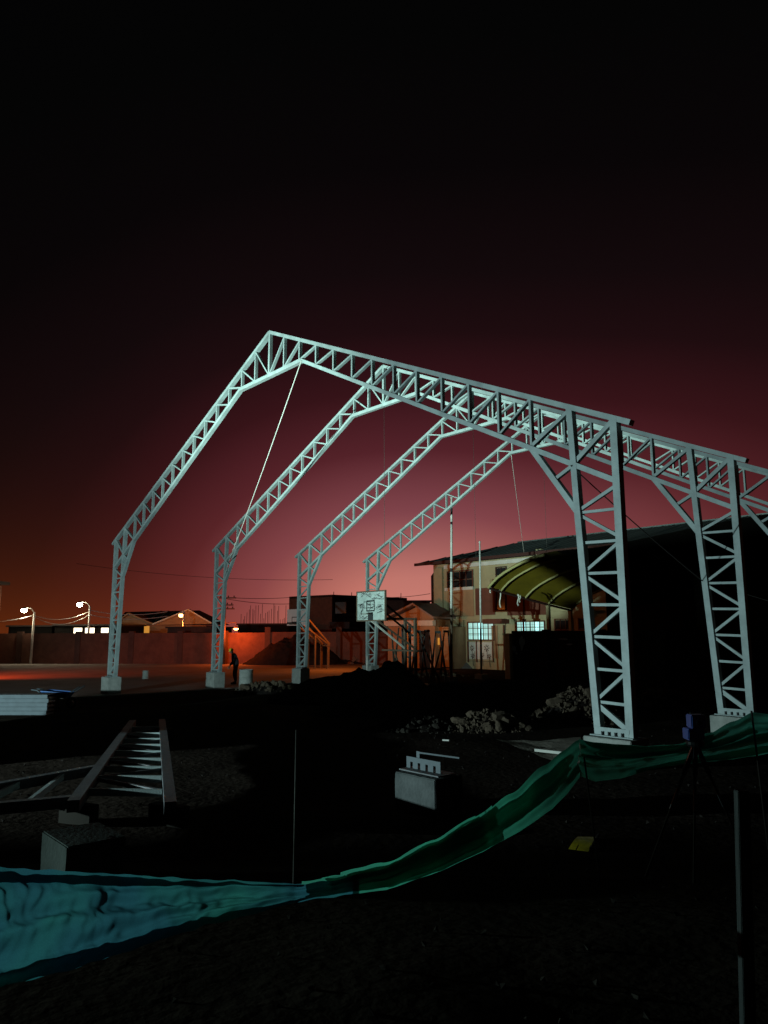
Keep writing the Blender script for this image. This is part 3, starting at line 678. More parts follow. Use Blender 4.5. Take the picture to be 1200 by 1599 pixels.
# flagpoles
def flagpole(px, pyt, d, r, label, segs):
    b0 = dep(px[0], 1040, d); tp = dep(px[1], pyt, d); b0.z = GZ
    t = thing('flagpole', b0, label, 'flagpole', 'flagpoles before the school')
    prev = 0
    for (f, m) in segs:
        MB().tube([b0.lerp(tp, prev), b0.lerp(tp, f)], r*(1-.3*prev), 8, r*(1-.3*f)).build('pole_section', m, t, True); prev = f
    MB().lathe([(.02, 0), (r*1.2, .05), (.02, .12)], tp, 8).build('finial', M_POLE, t, True)
    MB().box((b0.x-.25, b0.y-.25, GZ-.1), (b0.x+.25, b0.y+.25, GZ+.25)).build('footing', M_CONC, t)
flagpole((704.5, 705.5), 779, 38, .075, 'taller flagpole with white bands at the left of the school front', [(.40, M_HOOP), (.60, M_POLE), (.62, M_LINE), (.86, M_POLE), (.875, M_LINE), (.93, M_POLE), (.95, M_LINE), (1, M_POLE)])
flagpole((751.5, 749.5), 848, 40, .06, 'shorter thin flagpole standing before the lit school window', [(.25, M_HOOP), (1, M_POLE)])

# ------------------------------------------------------------------ basketball hoops
hp = thing('basketball_hoop', (7.0, 12.0, GZ), 'near basketball hoop with scuffed pale backboard and dark pipe support', 'basketball hoop')
HD = 34.0
bc = dep(580, 946, HD); BY = bc.y
def bx(px, py): return ony(px, py, BY)
a, b = bx(558.5, 968), bx(601, 924); zb, zt = bx(580, 968).z, bx(580, 924.5).z
bd = MB().box((a.x, BY, zb), (b.x, BY+.04, zt)).build('backboard', M_BOARD, hp)
fm = MB(); g = .06
for (u0, u1, v0, v1) in ((a.x-g, b.x+g, zt, zt+g), (a.x-g, b.x+g, zb-g, zb), (a.x-g, a.x, zb, zt), (b.x, b.x+g, zb, zt)): fm.box((u0, BY-.02, v0), (u1, BY+.06, v1))
fm.build('board_frame', M_HOOP, hp)
def rect(x0_, x1_, z0_, z1_, w_):
    m = MB()
    for (u0, u1, v0, v1) in ((x0_, x1_, z1_-w_, z1_), (x0_, x1_, z0_, z0_+w_), (x0_, x0_+w_, z0_+w_, z1_-w_), (x1_-w_, x1_, z0_+w_, z1_-w_)): m.box((u0, BY-.004, v0), (u1, BY, v1))
    return m
p, q_ = bx(572.5, 955), bx(585.5, 937); rect(p.x, q_.x, p.z, q_.z, .06).build('painted_square', M_LINE, bd)
p, q_ = bx(568.5, 950), bx(579, 939); rect(p.x, q_.x, p.z, q_.z, .028).build('worn_square', M_LINE, bd)
rnd = random.Random(11); sc_ = MB()
for cx, cy, n_, sx, sy in ((566, 952, 10, 3.4, 7), (566, 946, 7, 3, 3), (580, 929, 16, 16, 3), (591, 946, 7, 5, 2), (593, 953, 7, 5, 4), (579, 944, 5, 4, 1.2), (579, 949, 5, 4, 1.2), (590, 934, 6, 8, 2), (568, 964, 8, 6, 2)):
    for k in range(n_):
        c = bx(cx+rnd.uniform(-sx, sx), cy+rnd.uniform(-sy, sy)); L = rnd.uniform(.05, .2); an = rnd.uniform(-.5, .5)+(.9 if sy > sx else 0)
        sc_.bar(c+Vector((-L*math.cos(an), -.002, -L*math.sin(an))), c+Vector((L*math.cos(an), -.002, L*math.sin(an))), rnd.uniform(.012, .04), .0022)
sc_.build('scuff_marks', M_STEELD, bd)
rc = bx(579.5, 963); MB().box((rc.x-.16, BY-.05, rc.z-.16), (rc.x+.16, BY-.002, rc.z+.2)).build('ring_bracket', M_LINE, hp)
MB().tube([(rc.x+.23*math.cos(t), BY-.3+.23*math.sin(t), rc.z+.12) for t in [i*math.pi/10 for i in range(21)]], .012, 6, cap=False).build('ring', M_HOOP, hp, True)
# support: post behind, arms and braces
PB = Vector((bc.x+.35, BY+2.1, 0)); pz = zb+.15
for dx in (-.35, .35): MB().bar((PB.x+dx, PB.y, GZ-.05), (PB.x+dx, PB.y, pz-.05), .12, .12).build('post', M_HOOP, hp)
for dx in (-.35, .35):
    MB().bar((bc.x+dx, BY+.06, zb+.06), (PB.x+dx, PB.y, pz-.1), .09, .09, Vector((1, 0, 0))).build('arm', M_HOOP, hp)
    MB().bar((bc.x+dx, BY+.08, zt-.25), (PB.x+dx, PB.y+.5, zb-.75), .07, .07, Vector((1, 0, 0))).build('brace', M_HOOP, hp)
    MB().bar((bc.x+dx*.6, BY+.1, zb+.02), (PB.x+dx, PB.y+.02, zb-1.35), .07, .07, Vector((1, 0, 0))).build('brace', M_HOOP if dx > 0 else M_POLE, hp)
MB().bar((PB.x-1.9, PB.y-.1, zb-1.42), (PB.x+.9, PB.y-.1, zb-1.42), .08, .08).build('cross_pipe', M_HOOP, hp)
MB().bar((PB.x-.9, PB.y-.2, zb-1.45), (PB.x-.35, PB.y, GZ), .06, .06).build('brace', M_HOOP, hp)
MB().box((PB.x-.8, PB.y-.5, GZ-.06), (PB.x+.8, PB.y+.9, GZ+.12)).build('base_block', M_CONC, hp)
wp = dep(573.5, 1052, 37); tag(MB().tube([(wp.x, wp.y, GZ-.1), (wp.x+.02, wp.y, GZ+1.35)], .045, 8).build('marker_pipe', M_POLE, smooth=True), 'short white pipe standing at the foot of the farthest left column', 'pipe')

h2 = thing('basketball_hoop', dep(500, 1035, 51), 'far basketball hoop with plain white backboard and yellow pipe support', 'basketball hoop')
Y2 = dep(460, 963, 50).y
a, b = ony(448.5, 977, Y2), ony(479, 950.5, Y2)
b2 = MB().box((a.x, Y2, a.z), (b.x, Y2+.04, b.z)).build('backboard', M_BWHITE, h2)
p, q_ = ony(456, 972, Y2), ony(467, 963, Y2)
BY = Y2; rect(p.x, q_.x, p.z, q_.z, .05).build('painted_square', M_LINE, b2)
MB().box((a.x, Y2-.005, p.z-.1), (q_.x-.2, Y2, p.z+.02)).build('painted_line', M_LINE, b2)
p = ony(463, 975, Y2); MB().tube([(p.x+.23*math.cos(t), Y2-.28+.23*math.sin(t), p.z) for t in [i*math.pi/8 for i in range(17)]], .02, 5, cap=False).build('ring', M_HOOPY, h2, True)
cx_ = (a.x+b.x)/2
for dx in (-.3, .5):
    MB().bar((cx_+dx, Y2+.1, b.z-.2), (cx_+dx, Y2+2.4, .95), .1, .1, Vector((1, 0, 0))).build('slanted_arm', M_HOOPY, h2)
    MB().bar((cx_+dx, Y2+.1, a.z+.1), (cx_+dx, Y2+2.2, 1.0), .09, .09, Vector((1, 0, 0))).build('lower_arm', M_HOOPY, h2)
    MB().bar((cx_+dx, Y2+2.3, GZ), (cx_+dx, Y2+2.3, 1.05), .12, .12).build('post', M_HOOPY, h2)
    MB().bar((cx_+dx, Y2+1.2, GZ), (cx_+dx, Y2+1.2, 1.6), .09, .09).build('post', M_HOOPY, h2)
MB().bar((cx_-.4, Y2+2.3, .85), (cx_+.6, Y2+2.3, .85), .09, .09).build('cross_pipe', M_HOOPY, h2)
p = onz(501.5, 1041, GZ); tag(MB().tube([(p.x, p.y, GZ-.05), (p.x, p.y, GZ+1.45)], .03, 6).build('steel_stake', M_HOOP), 'thin dark stake standing on the court before the far hoop', 'stake')

# ------------------------------------------------------------------ trestles by the small house
def trestle(px, pyt, d, wdt, dx, label, open_=.5):
    tp = dep(px, pyt, d); t = thing('trestle', (tp.x, tp.y, GZ), label, 'trestle', 'dark steel trestles before the small house')
    zb_ = GZ+.05
    MB().bar(tp-RH*.14, tp+RH*.14, .1, .1, FH).build('top_bar', M_LINE, t)
    for s_ in (-1, 1):
        for e in (-1, 1):
            foot = Vector((tp.x, tp.y, zb_))+RH*(wdt*s_+dx)+FH*(open_*e)
            MB().bar(tp+RH*.1*s_, foot, .055, .055, FH).build('leg', M_LINE, t)
    f0 = Vector((tp.x, tp.y, zb_+.7))
    for e in (-1, 1): MB().bar(f0-RH*wdt*.66+FH*open_*.66*e, f0+RH*wdt*.66+FH*open_*.66*e, .045, .045, FH).build('rung', M_LINE, t)
trestle(653, 986, 35.5, .42, .05, 'dark steel trestle leftmost before the small house')
trestle(667, 985, 36.5, .33, 0, 'dark steel trestle second from the left before the small house')
trestle(684, 987, 36, .40, 0, 'dark steel trestle third from the left, before the amber window')
trestle(697, 986, 37, .30, -.05, 'dark steel trestle nearest the taller flagpole')
for (xa_, ya_), (xb_, yb_), d_, lab_ in (((612, 986), (618, 1052), 37.0, 'dark timber pole leaning left of the scaffold frame'), ((623, 980), (614, 1054), 36.4, 'longer dark timber pole crossing in front of the scaffold frame'),
        ((660, 1006), (688, 1054), 36.8, 'dark timber pole leaning low between the trestles'), ((692, 1000), (674, 1056), 37.4, 'dark timber pole leaning on the rightmost trestles')):
    q_ = dep(xb_, yb_, d_); q_.z = GZ; tag(MB().tube([q_, dep(xa_, ya_, d_+.3)], .055, 7, .04).build('timber_pole', M_BLOCK, smooth=True), lab_, 'pole', 'timber poles leaning by the small house')
heap('debris_heap', hc(690, 1050, GZ+.02), 1.3, .9, 1.0, M_HEAP, 'low dark debris heap behind the rightmost trestle', 'debris heap', YAW, 9, .2) if False else None
sh = thing('scaffold_frame', dep(634, 1050, 36), 'upright dark scaffold frame between near hoop and trestles', 'scaffold')
for px in (629.5, 640): p = dep(px, 975, 36); MB().bar((p.x, p.y, GZ), p, .1, .1).build('upright', M_LINE, sh)
for py in (984, 1004, 1026): a, b = dep(629.5, py, 36), dep(640, py, 36); MB().bar(a, b, .06, .06).build('rail', M_LINE, sh)

# ------------------------------------------------------------------ heaps
def heap(name, c, rx, ry, h, m, label, cat, ang=0, seed=1, rough=.12, sharp=1.3, n=44):
    rows = []; ca, sa = math.cos(ang), math.sin(ang)
    for i in range(n+1):
        r = i/n; ring = []
        for j in range(65):
            a = 2*math.pi*j/64; lx, ly = rx*r*math.cos(a), ry*r*math.sin(a); x, y = c[0]+lx*ca-ly*sa, c[1]+lx*sa+ly*ca
            k = max(0, 1-r**sharp); q0 = noise.noise(Vector((x*.8+seed*9, y*.8, seed)))+.5*noise.noise(Vector((x*2.3, y*2.3+seed*5, seed)))+.3*noise.noise(Vector((x*6, y*6, seed)))
            z = h*k*(1+.25*q0)+rough*q0*min(1, (1-r)*5)
            ring.append((x, y, c[2]+z-(.12 if i == n else 0)))
        rows.append(ring)
    return tag(MB().grid(rows).build(name, m, smooth=True), label, cat)
def hc(px, py, z): p = onz(px, py, z); return (p.x, p.y, z-.03)
fa = YAW
heap('soil_heap', hc(560, 1088, -.55), 3.4, 2.0, .98, M_HEAP, 'wide dark soil heap right of the third left pedestal', 'soil heap', fa, 1)
heap('soil_heap', hc(615, 1074, -.6), 1.6, 1.3, 1.25, M_HEAP, 'steep black soil heap at the foot of the near hoop', 'soil heap', fa, 2)
heap('soil_heap', hc(690, 1112, -.5), 4.2, 2.0, .85, M_HEAP, 'long low dark soil heap in the middle of the ground', 'soil heap', fa, 3)
heap('soil_heap', hc(860, 1085, -.5), 4.8, 2.4, .7, M_HEAP, 'low dark soil heap behind the big stones by the nearest right column', 'soil heap', fa, 4)
heap('gravel_heap', hc(727, 1041, GZ+.02), 2.5, 2.4, 1.75, M_GRAV, 'grey gravel heap against the school by the taller flagpole', 'gravel heap', fa, 5, .05)
heap('sand_heap', hc(462, 1037, GZ+.02), 4.2, 2.6, 2.25, M_HEAP, 'dark sand heap piled against the boundary wall behind the third column', 'sand heap', fa, 6, .08)
heap('sand_heap', hc(770, 1040, GZ+.02), 2.6, 1.2, .62, M_HEAP, 'low brown sand heap below the lit school window', 'sand heap', fa, 7, .05)

heap('soil_heap', (13.35, -12.6, -.55), 2.4, .95, 1.62, M_HEAP, 'unseen soil heap added to shade the yard from the floodlight', 'soil heap', .03, 8, .08, 2.2)  # added out of view to keep the floodlight off the yard

bs = thing('shade_stack', (14.4, -12.4, -.6), 'unseen stack of concrete blocks added to shade the yard from the floodlight', 'light blocker')  # added out of view to shade the canopy and yard behind it
MB().box((13.12, -12.75, -.62), (15.56, -12.1, -.46)).build('pallet', M_WOOD, bs)
b0_ = MB().box((13.14, -12.72, -.455), (13.53, -12.14, -.262)).build('block', M_CONCD, bs, bevel=.006)
for r_ in range(11):
    for c_ in range(6):
        if r_+c_ == 0: continue
        o = b0_.copy(); col.objects.link(o); o.location = (c_*.402+random.uniform(-.006, .006), random.uniform(-.02, .02), r_*.197)

# ------------------------------------------------------------------ rubble
def rock_mesh(seed, m):
    bm = bmesh.new(); bmesh.ops.create_icosphere(bm, subdivisions=2, radius=1); rnd = random.Random(seed)
    pl = []
    for k in range(9):
        d = Vector((rnd.gauss(0, 1), rnd.gauss(0, 1), rnd.gauss(0, 1))).normalized(); pl.append((d, rnd.uniform(.5, .85)))
    for v in bm.verts:
        for d, o in pl:
            t = v.co.dot(d)
            if t > o: v.co -= d*(t-o)
        v.co += v.co.normalized()*noise.noise(v.co*2.2+Vector((seed*3.1, 0, 0)))*.14
        v.co.y *= .8; v.co.z *= .72
    me = bpy.data.meshes.new('stone'); bm.to_mesh(me); bm.free(); me.materials.append(m); return me
ROCKS = [rock_mesh(i, M_STONE) for i in range(8)]; SHADED = [rock_mesh(40+i, M_STONESH) for i in range(5)]; CLAYS = [rock_mesh(20+i, M_CLAY) for i in range(6)]
def rubble(c, rx, ry, h, n, smin, smax, label, meshes, seed, small=0, ang=fa):
    t = thing('rubble_pile', c, label, 'rubble pile', 'piles of broken stones'); rnd = random.Random(seed); ca, sa = math.cos(ang), math.sin(ang)
    def spot():
        while 1:
            u, v = rnd.uniform(-1, 1), rnd.uniform(-1, 1); r = math.hypot(u, v)
            if r < 1: break
        lx, ly = u*rx, v*ry; return Vector((lx*ca-ly*sa, lx*sa+ly*ca, max(0, h*(1-r**1.3))*rnd.uniform(.85, 1.05)))
    for i in range(n):
        o = bpy.data.objects.new('stone', meshes[i % len(meshes)]); col.objects.link(o); o.parent = t
        s_ = smin+(smax-smin)*rnd.random()**2.2; o.location = spot()+Vector((0, 0, s_*.25)); o.scale = (s_, s_*rnd.uniform(.75, 1.1), s_*rnd.uniform(.7, 1.1))
        o.rotation_euler = (rnd.uniform(-.6, .6), rnd.uniform(-.6, .6), rnd.uniform(0, 6.28))
    if small:
        mb = MB()
        for i in range(small):
            p = spot()*1.12+Vector(c); s_ = rnd.uniform(.025, .07); q_ = Quaternion((rnd.random(), rnd.random(), rnd.random(), rnd.random())).normalized().to_matrix()
            vs = [p+q_ @ Vector(v)*s_ for v in ((1, 0, -.3), (-.4, .9, -.3), (-.5, -.8, -.2), (.1, 0, .9), (.3, .5, -.7))]
            mb.add(vs, [(0, 1, 3), (1, 2, 3), (2, 0, 3), (0, 2, 4), (2, 1, 4), (1, 0, 4)])
        mb.build('small_rubble', meshes[0].materials[0], t)['kind'] = 'stuff'
    # heaped core under the loose stones
    rows = []
    for i in range(13):
        r = i/12
        rows.append([Vector(c)+Vector((rx*r*math.cos(a)*ca-ry*r*math.sin(a)*sa, rx*r*math.cos(a)*sa+ry*r*math.sin(a)*ca, max(0, h*(1-r**1.3))*.9-.05)) for a in [2*math.pi*j/24 for j in range(25)]])
    MB().grid(rows).build('rubble_core', M_HEAP, t, True)
rubble(hc(420, 1079, -.62), 1.5, .7, .42, 70, .06, .24, 'pale broken stones left of the wide dark soil heap', ROCKS, 1, 120)
rubble(hc(530, 1036, GZ+.02), 3.6, 1.5, 1.0, 120, .09, .3, 'brown rubble below the sign board behind the third column', CLAYS, 2, 200)
rubble(hc(405, 1036, GZ+.02), 2.6, 1.1, .55, 70, .09, .28, 'dark rubble along the wall behind the helmeted worker', CLAYS, 3, 100)
rubble(hc(762, 1141, -.52), 1.0, .5, .46, 54, .04, .26, 'pale stones at the right end of the long low soil heap', ROCKS, 4, 420)
rubble(hc(650, 1141, -.52), 1.3, .55, .36, 60, .04, .14, 'dim stones at the front of the long low soil heap', SHADED, 5, 200)
rubble(hc(903, 1128, -.52), 1.25, .85, .85, 80, .05, .28, 'big angular stones left of the nearest right column', ROCKS, 6, 420)
rubble(hc(1022, 1106, -.52), .8, .6, .55, 36, .05, .2, 'few stones between the two nearest right columns', ROCKS, 7, 160)
rubble(hc(680, 1056, GZ+.02), 2.0, .8, .22, 50, .06, .2, 'scattered pale rubble under the trestles', ROCKS, 8, 60)
# pebbles strewn over the ground
rnd = random.Random(21); mb = MB()
for i in range(900):
    d = 3+24*rnd.random()**.8; u = rnd.uniform(-.6, .6)*d; p = Vector((CAM.x, CAM.y, 0))+FH*d+RH*u; s_ = rnd.uniform(.008, .035)
    p.z = gz(p.x, p.y)+s_*.3; q_ = Quaternion((rnd.random(), rnd.random(), rnd.random(), rnd.random())).normalized().to_matrix()
    vs = [p+q_ @ Vector(v)*s_ for v in ((1, 0, -.3), (-.4, .9, -.3), (-.5, -.8, -.2), (.1, 0, .9), (.3, .5, -.7))]
    mb.add(vs, [(0, 1, 3), (1, 2, 3), (2, 0, 3), (0, 2, 4), (2, 1, 4), (1, 0, 4)])
tag(mb.build('pebbles', M_HEAP), 'pebbles strewn over the dark ground', kind='stuff')

# ------------------------------------------------------------------ a column of the next frame lying on the ground
lt = thing('lying_truss', (19.5, -6.5, -.2), 'dull steel lattice column lying at left, rungs coloured pale as if lit', 'truss')
L0, L1_, R0, R1 = [Vector((*p, -.16)) for p in ((15.0, -5.12), (22.35, -8.85), (15.3, -4.56), (23.2, -8.02))]
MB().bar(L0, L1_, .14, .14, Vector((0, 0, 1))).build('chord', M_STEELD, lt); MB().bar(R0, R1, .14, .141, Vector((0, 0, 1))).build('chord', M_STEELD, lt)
ts = [.13, .245, .34, .43, .52, .61, .70, .79, .90]
dirv = (L1_-L0).normalized()
for i, t in enumerate(ts):
    a, b = L0.lerp(L1_, t), R0.lerp(R1, t)
    MB().bar(a+(b-a)*.07, b-(b-a)*.07, .05, .09, Vector((0, 0, 1))).build('rung', M_STEEL, lt)  # rungs paler than the chords, the light on them put into colour
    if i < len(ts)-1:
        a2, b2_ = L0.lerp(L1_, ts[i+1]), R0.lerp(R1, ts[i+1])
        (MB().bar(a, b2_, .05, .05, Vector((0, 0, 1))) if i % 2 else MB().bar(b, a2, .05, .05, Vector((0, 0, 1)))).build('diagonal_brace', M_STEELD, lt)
K0 = L0.lerp(L1_, .70); K1 = Vector((20.95, -9.75, -.12)); K2 = L1_; K3 = Vector((21.75, -10.6, -.12))
MB().bar(K0, K1, .12, .13, Vector((0, 0, 1))).build('knee_brace', M_STEELD, lt)
MB().bar(K2-dirv*.3, K3, .12, .131, Vector((0, 0, 1))).build('rafter_stub', M_STEELD, lt)
for t in (.3, .62, .9):
    MB().bar(K0.lerp(K1, t), (K2-dirv*.3).lerp(K3, t), .05, .085, Vector((0, 0, 1))).build('rung', M_STEEL, lt)
for p, wh_ in ((L0.lerp(L1_, .06), 'far left'), (R0.lerp(R1, .06), 'far right'), (L0.lerp(L1_, .94), 'near left'), (R0.lerp(R1, .94), 'near right')):
    z = gz(p.x, p.y); tag(MB().bar((p.x-.25, p.y-.1, (z-.23)/2-.02), (p.x+.25, p.y+.1, (z-.23)/2-.02), .14, abs(-.23-z)+.04, Vector((0, 0, 1))).build('timber_block', M_BLOCK), 'rough timber block propping the %s end of the lying lattice column' % wh_, 'timber block', 'timber blocks under the lying column')

# ------------------------------------------------------------------ stacked channels, wheelbarrow, drum, stub
c0 = onz(75, 1119, -.53); zg = gz(c0.x, c0.y)
stk = thing('channel_stack', (c0.x, c0.y, zg), 'stack of bright zinc steel channels lying at the left edge', 'steel stack')
ln = -RH*4.0+FH*.15
for k in range(5):
    o = Vector((c0.x, c0.y, zg+.02+k*.115))+RH*random.uniform(-.06, .05)
    m = MB().obox(o, ln, FH*.5, (0, 0, .018)); m.obox(o+Vector((0, 0, .092)), ln, FH*.5, (0, 0, .016)); m.obox(o+FH*.01+Vector((0, 0, .0185)), ln, FH*.03, (0, 0, .073))
    m.build('channel', M_ALU, stk)
D = 24.0
wb = thing('wheelbarrow', dep(85, 1100, D), 'blue wheelbarrow with bare metal handles behind the channel stack', 'wheelbarrow')
tl_ = [dep(64, 1079.5, D), dep(105, 1083, D)]; bl_ = [dep(70, 1090.5, D), dep(100, 1090.5, D)]
T0 = [tl_[0], tl_[1], tl_[1]+FH*.6, tl_[0]+FH*.6]; B0 = [bl_[0]+FH*.12, bl_[1]+FH*.12, bl_[1]+FH*.48, bl_[0]+FH*.48]
m = MB().add(T0+B0, [(0, 1, 5, 4), (1, 2, 6, 5), (2, 3, 7, 6), (3, 0, 4, 7), (4, 5, 6, 7)])
m.add([p+Vector((0, 0, -.012)) for p in T0+B0], [(0, 4, 5, 1), (1, 5, 6, 2), (2, 6, 7, 3), (3, 7, 4, 0), (4, 7, 6, 5)]); m.build('tray', M_BLUE, wb)
MB().tube(T0+[T0[0]], .018, 6).build('tray_rim', M_BLUE, wb)
for e in (.1, .5):
    MB().tube([dep(47, 1077.5, D)+FH*e, dep(56, 1078.5, D)+FH*e, dep(69, 1090, D)+FH*e, dep(100, 1093, D)+FH*e], .022, 6).build('handle', M_ALU, wb, True)
    MB().tube([dep(98, 1088, D)+FH*e, dep(123, 1072.5, D)+FH*e], .022, 6).build('handle', M_WOOD, wb, True)
    q_ = dep(80, 1091, D)+FH*e; MB().tube([q_, (q_.x, q_.y, gz(q_.x, q_.y)-.01)], .016, 6).build('leg', M_ALU, wb)
q_ = dep(106, 1100, D)+FH*.3; q_.z = gz(q_.x, q_.y)+.19
wh = MB().tube([q_+RH*.15*math.cos(t)+Vector((0, 0, .15*math.sin(t))) for t in [i*math.pi/9 for i in range(19)]], .04, 8, cap=False).build('wheel', M_BLACK, wb, True)
MB().lathe([(.06, -.04), (.06, .04)], q_, 10, FH).build('hub', M_STEELD, wh)
MB().box((dep(70, 1074, D).x, dep(70, 1074, D).y, dep(70, 1076.5, D).z), (dep(70, 1074, D).x+.22, dep(70, 1074, D).y+.16, dep(70, 1075, D).z)) if False else None
p = onz(384, 1080, CZ)
dr = thing('drum', (p.x, p.y, CZ), 'pale steel drum standing right of the second left pedestal', 'drum')
MB().lathe([(.295, -.1), (.30, 0), (.30, .02), (.29, .03), (.29, .3), (.302, .31), (.29, .325), (.29, .6), (.302, .61), (.29, .625), (.29, .88), (.302, .9), (.302, .93), (.285, .93), (.28, .90)], p, 28).build('drum_body', M_CONC, dr, False)
MB().lathe([(.0, .0), (.27, .0), (.27, .004)], p+Vector((0, 0, .902)), 24).build('lid', M_STEELD, dr)
p = onz(227.5, 1060, CZ); tag(MB().lathe([(.16, -.1), (.17, .0), (.165, .4), (.155, .45), (.1, .46)], p, 16).build('concrete_stub', M_CONC), 'small round concrete stub on the court between two left columns', 'concrete stub')

# ------------------------------------------------------------------ worker in a yellow helmet
def person(base, face, label):
    t = thing('person', base, label, 'person'); f = face.normalized(); s_ = Vector((-f.y, f.x, 0)); b = Vector(base)
    def P(a, l, z): return f*a+s_*l+Vector((0, 0, z))
    V = []; E = []; Rr = []
    def add(p, r, par=None):
        V.append(p); Rr.append(r)
        if par is not None: E.append((par, len(V)-1))
        return len(V)-1
    pel = add(P(0, 0, .92), .16); ab = add(P(.03, 0, 1.1), .15, pel); ch = add(P(.11, 0, 1.32), .175, ab); nk = add(P(.17, 0, 1.47), .065, ch)
    for l in (-1, 1):
        hp_ = add(P(0, .1*l, .86), .105, pel); kn = add(P(.05*l+.05, .12*l, .48), .07, hp_); an = add(P(.02*l-.02, .13*l, .1), .05, kn); add(P(.15+.02*l, .15*l, .04), .045, an)
        sh_ = add(P(.12, .19*l, 1.38), .075, ch); eb = add(P(.13+.05*l, .27*l, 1.1), .052, sh_); add(P(.28+.05*l, .22*l, .90), .038, eb)
    me = bpy.data.meshes.new('body'); me.from_pydata(V, E, []); me.materials.append(M_CLOTHD)
    o = bpy.data.objects.new('body', me); col.objects.link(o); o.parent = t; ORG[o.name] = b
    md = o.modifiers.new('skin', 'SKIN'); sv = me.skin_vertices[0].data
    for i, r in enumerate(Rr): sv[i].radius = (r*1.22, r*1.22)
    sv[0].use_root = True
    o.modifiers.new('sub', 'SUBSURF').levels = 1; o.modifiers['sub'].render_levels = 2
    hc_ = b+P(.235, 0, 1.575); hm = MB(); ax = (Vector((0, 0, 1))*.93+f*.36).normalized()
    hm.lathe([(.03, -.13), (.06, -.11), (.078, -.05), (.082, .02), (.075, .07), (.05, .11)], hc_, 16, ax)
    hm.lathe([(.022, -.01), (.016, .02), (.006, .04)], hc_+f*.075-Vector((0, 0, .03)), 8, f)
    for l in (-1, 1): hm.lathe([(.03, -.006), (.034, 0), (.02, .012)], hc_+s_*.08*l-Vector((0, 0, .01)), 8, s_*l)
    hd_ = hm.build('head', M_SKIN, t, True)
    ft = MB()
    for l in (-1, 1): ft.lathe([(.008, 0), (.009, .004), (.004, .008)], hc_+f*.077+s_*.03*l+Vector((0, 0, .005)), 6, f)
    ft.bar(hc_+f*.07+s_*-.025-Vector((0, 0, .075)), hc_+f*.07+s_*.025-Vector((0, 0, .075)), .01, .012, f); ft.build('face_features', M_DARKP, hd_)
    hl_ = MB().lathe([(.15, .03), (.152, .04), (.118, .045), (.112, .09), (.085, .135), (.04, .16), (.01, .165)], hc_, 20, ax).build('helmet', M_HELM, t, True)
    for l in (-1, 1):
        w_ = b+P(.29+.05*l, .215*l, .88); hn = MB(); dn = (f*.35-Vector((0, 0, 1))).normalized()
        hn.tube([w_, w_+dn*.05, w_+dn*.09], .03, 8, .036)
        for k, (o_, L) in enumerate(((-.03, .07), (-.01, .085), (.01, .08), (.03, .062))):
            q0 = w_+dn*.085+f*o_; hn.tube([q0, q0+dn*L*.5+s_*-.008*l, q0+dn*L+s_*-.028*l], .0095, 6, .007)
        hn.tube([w_+dn*.04+f*.03, w_+dn*.075+f*.055, w_+dn*.105+f*.06], .011, 6, .008); hn.build('hand', M_SKIN, t, True)
        q0 = b+P(.07+.02*l, .14*l, .0); MB().obox(q0-f*.12-s_*.05, f*.28, s_*.1, (0, 0, .075)).build('boot', M_BLACK, t, bevel=.02)
    return t
pb = onz(368, 1068, CZ); pb.z = CZ
person(pb, -RH+FH*.15-FH*.5, 'worker in dark clothes and yellow helmet looking down beside the drum')

# ------------------------------------------------------------------ green mesh tarps on stakes
def interp(tab, x):
    for (a, b) in zip(tab[:-1], tab[1:]):
        if a[0] <= x <= b[0]:
            t = (x-a[0])/(b[0]-a[0]); t = t*t*(3-2*t)*.5+t*.5; return [u+(v-u)*t for u, v in zip(a, b)]
    return list(tab[0] if x < tab[0][0] else tab[-1])
def tarp_rows(tab, n, mrows, v0=0, v1=1, amp=.05, off=0, seed=0, u0=None, u1=None):
    us = [(u0 or tab[0][0])+((u1 or tab[-1][0])-(u0 or tab[0][0]))*i/n for i in range(n+1)]
    rows = []
    for j in range(mrows+1):
        v = v0+(v1-v0)*j/mrows; r = []
        for x in us:
            _, yt, bx_, yb, d = interp(tab, x)
            p = dep(x+(bx_-x)*v, yt+(yb-yt)*v, d); hgt = (yb-yt)*d/FPX
            # folds run along the cloth and converge where it is bunched
            s_ = x/95; w_ = math.sin(v*17+1.1*math.sin(s_*1.3+seed)+s_*.6+2.2*v*s_*.35)*.55+math.sin(v*8-s_*.9+seed*2)*.75+math.sin(v*31+s_*2.1)*.18+noise.noise(Vector((s_*1.7, v*3.5, seed)))*1.1+noise.noise(Vector((s_*6, v*9, seed+5)))*.4-.5*max(0, .32-abs(noise.noise(Vector((s_*1.3+v*2.5, v*4.5-s_*.5, seed+3)))))-.4*max(0, .2-abs(noise.noise(Vector((s_*3.1-v*3, v*7+s_, seed+7)))))
            r.append(p+FH*(off-amp*w_*min(1, .15+hgt*2.0)*(.35+.65*math.sin(math.pi*min(1, max(0, v))))) + Vector((0, 0, .012*noise.noise(Vector((s_*3, v, seed+9))))))
        rows.append(r)
    return rows
TA = [(-120, 1348, -120, 1592, 2.6), (0, 1358, 0, 1545, 2.8), (150, 1366, 150, 1500, 3.05), (300, 1376, 300, 1450, 3.28), (462, 1383, 462, 1410, 3.5), (525, 1374, 525, 1400, 3.75),
      (600, 1357, 604, 1390, 4.25), (680, 1318, 690, 1360, 5.0), (740, 1282, 752, 1330, 5.7), (800, 1238, 812, 1298, 6.4), (850, 1196, 862, 1264, 6.95), (880, 1172, 888, 1236, 7.25), (904, 1155, 906, 1212, 7.45)]
ta = thing('mesh_tarp', dep(300, 1460, 3.4), 'teal green mesh tarp sagging and bunched from lower left up to the corner stake', 'tarp')
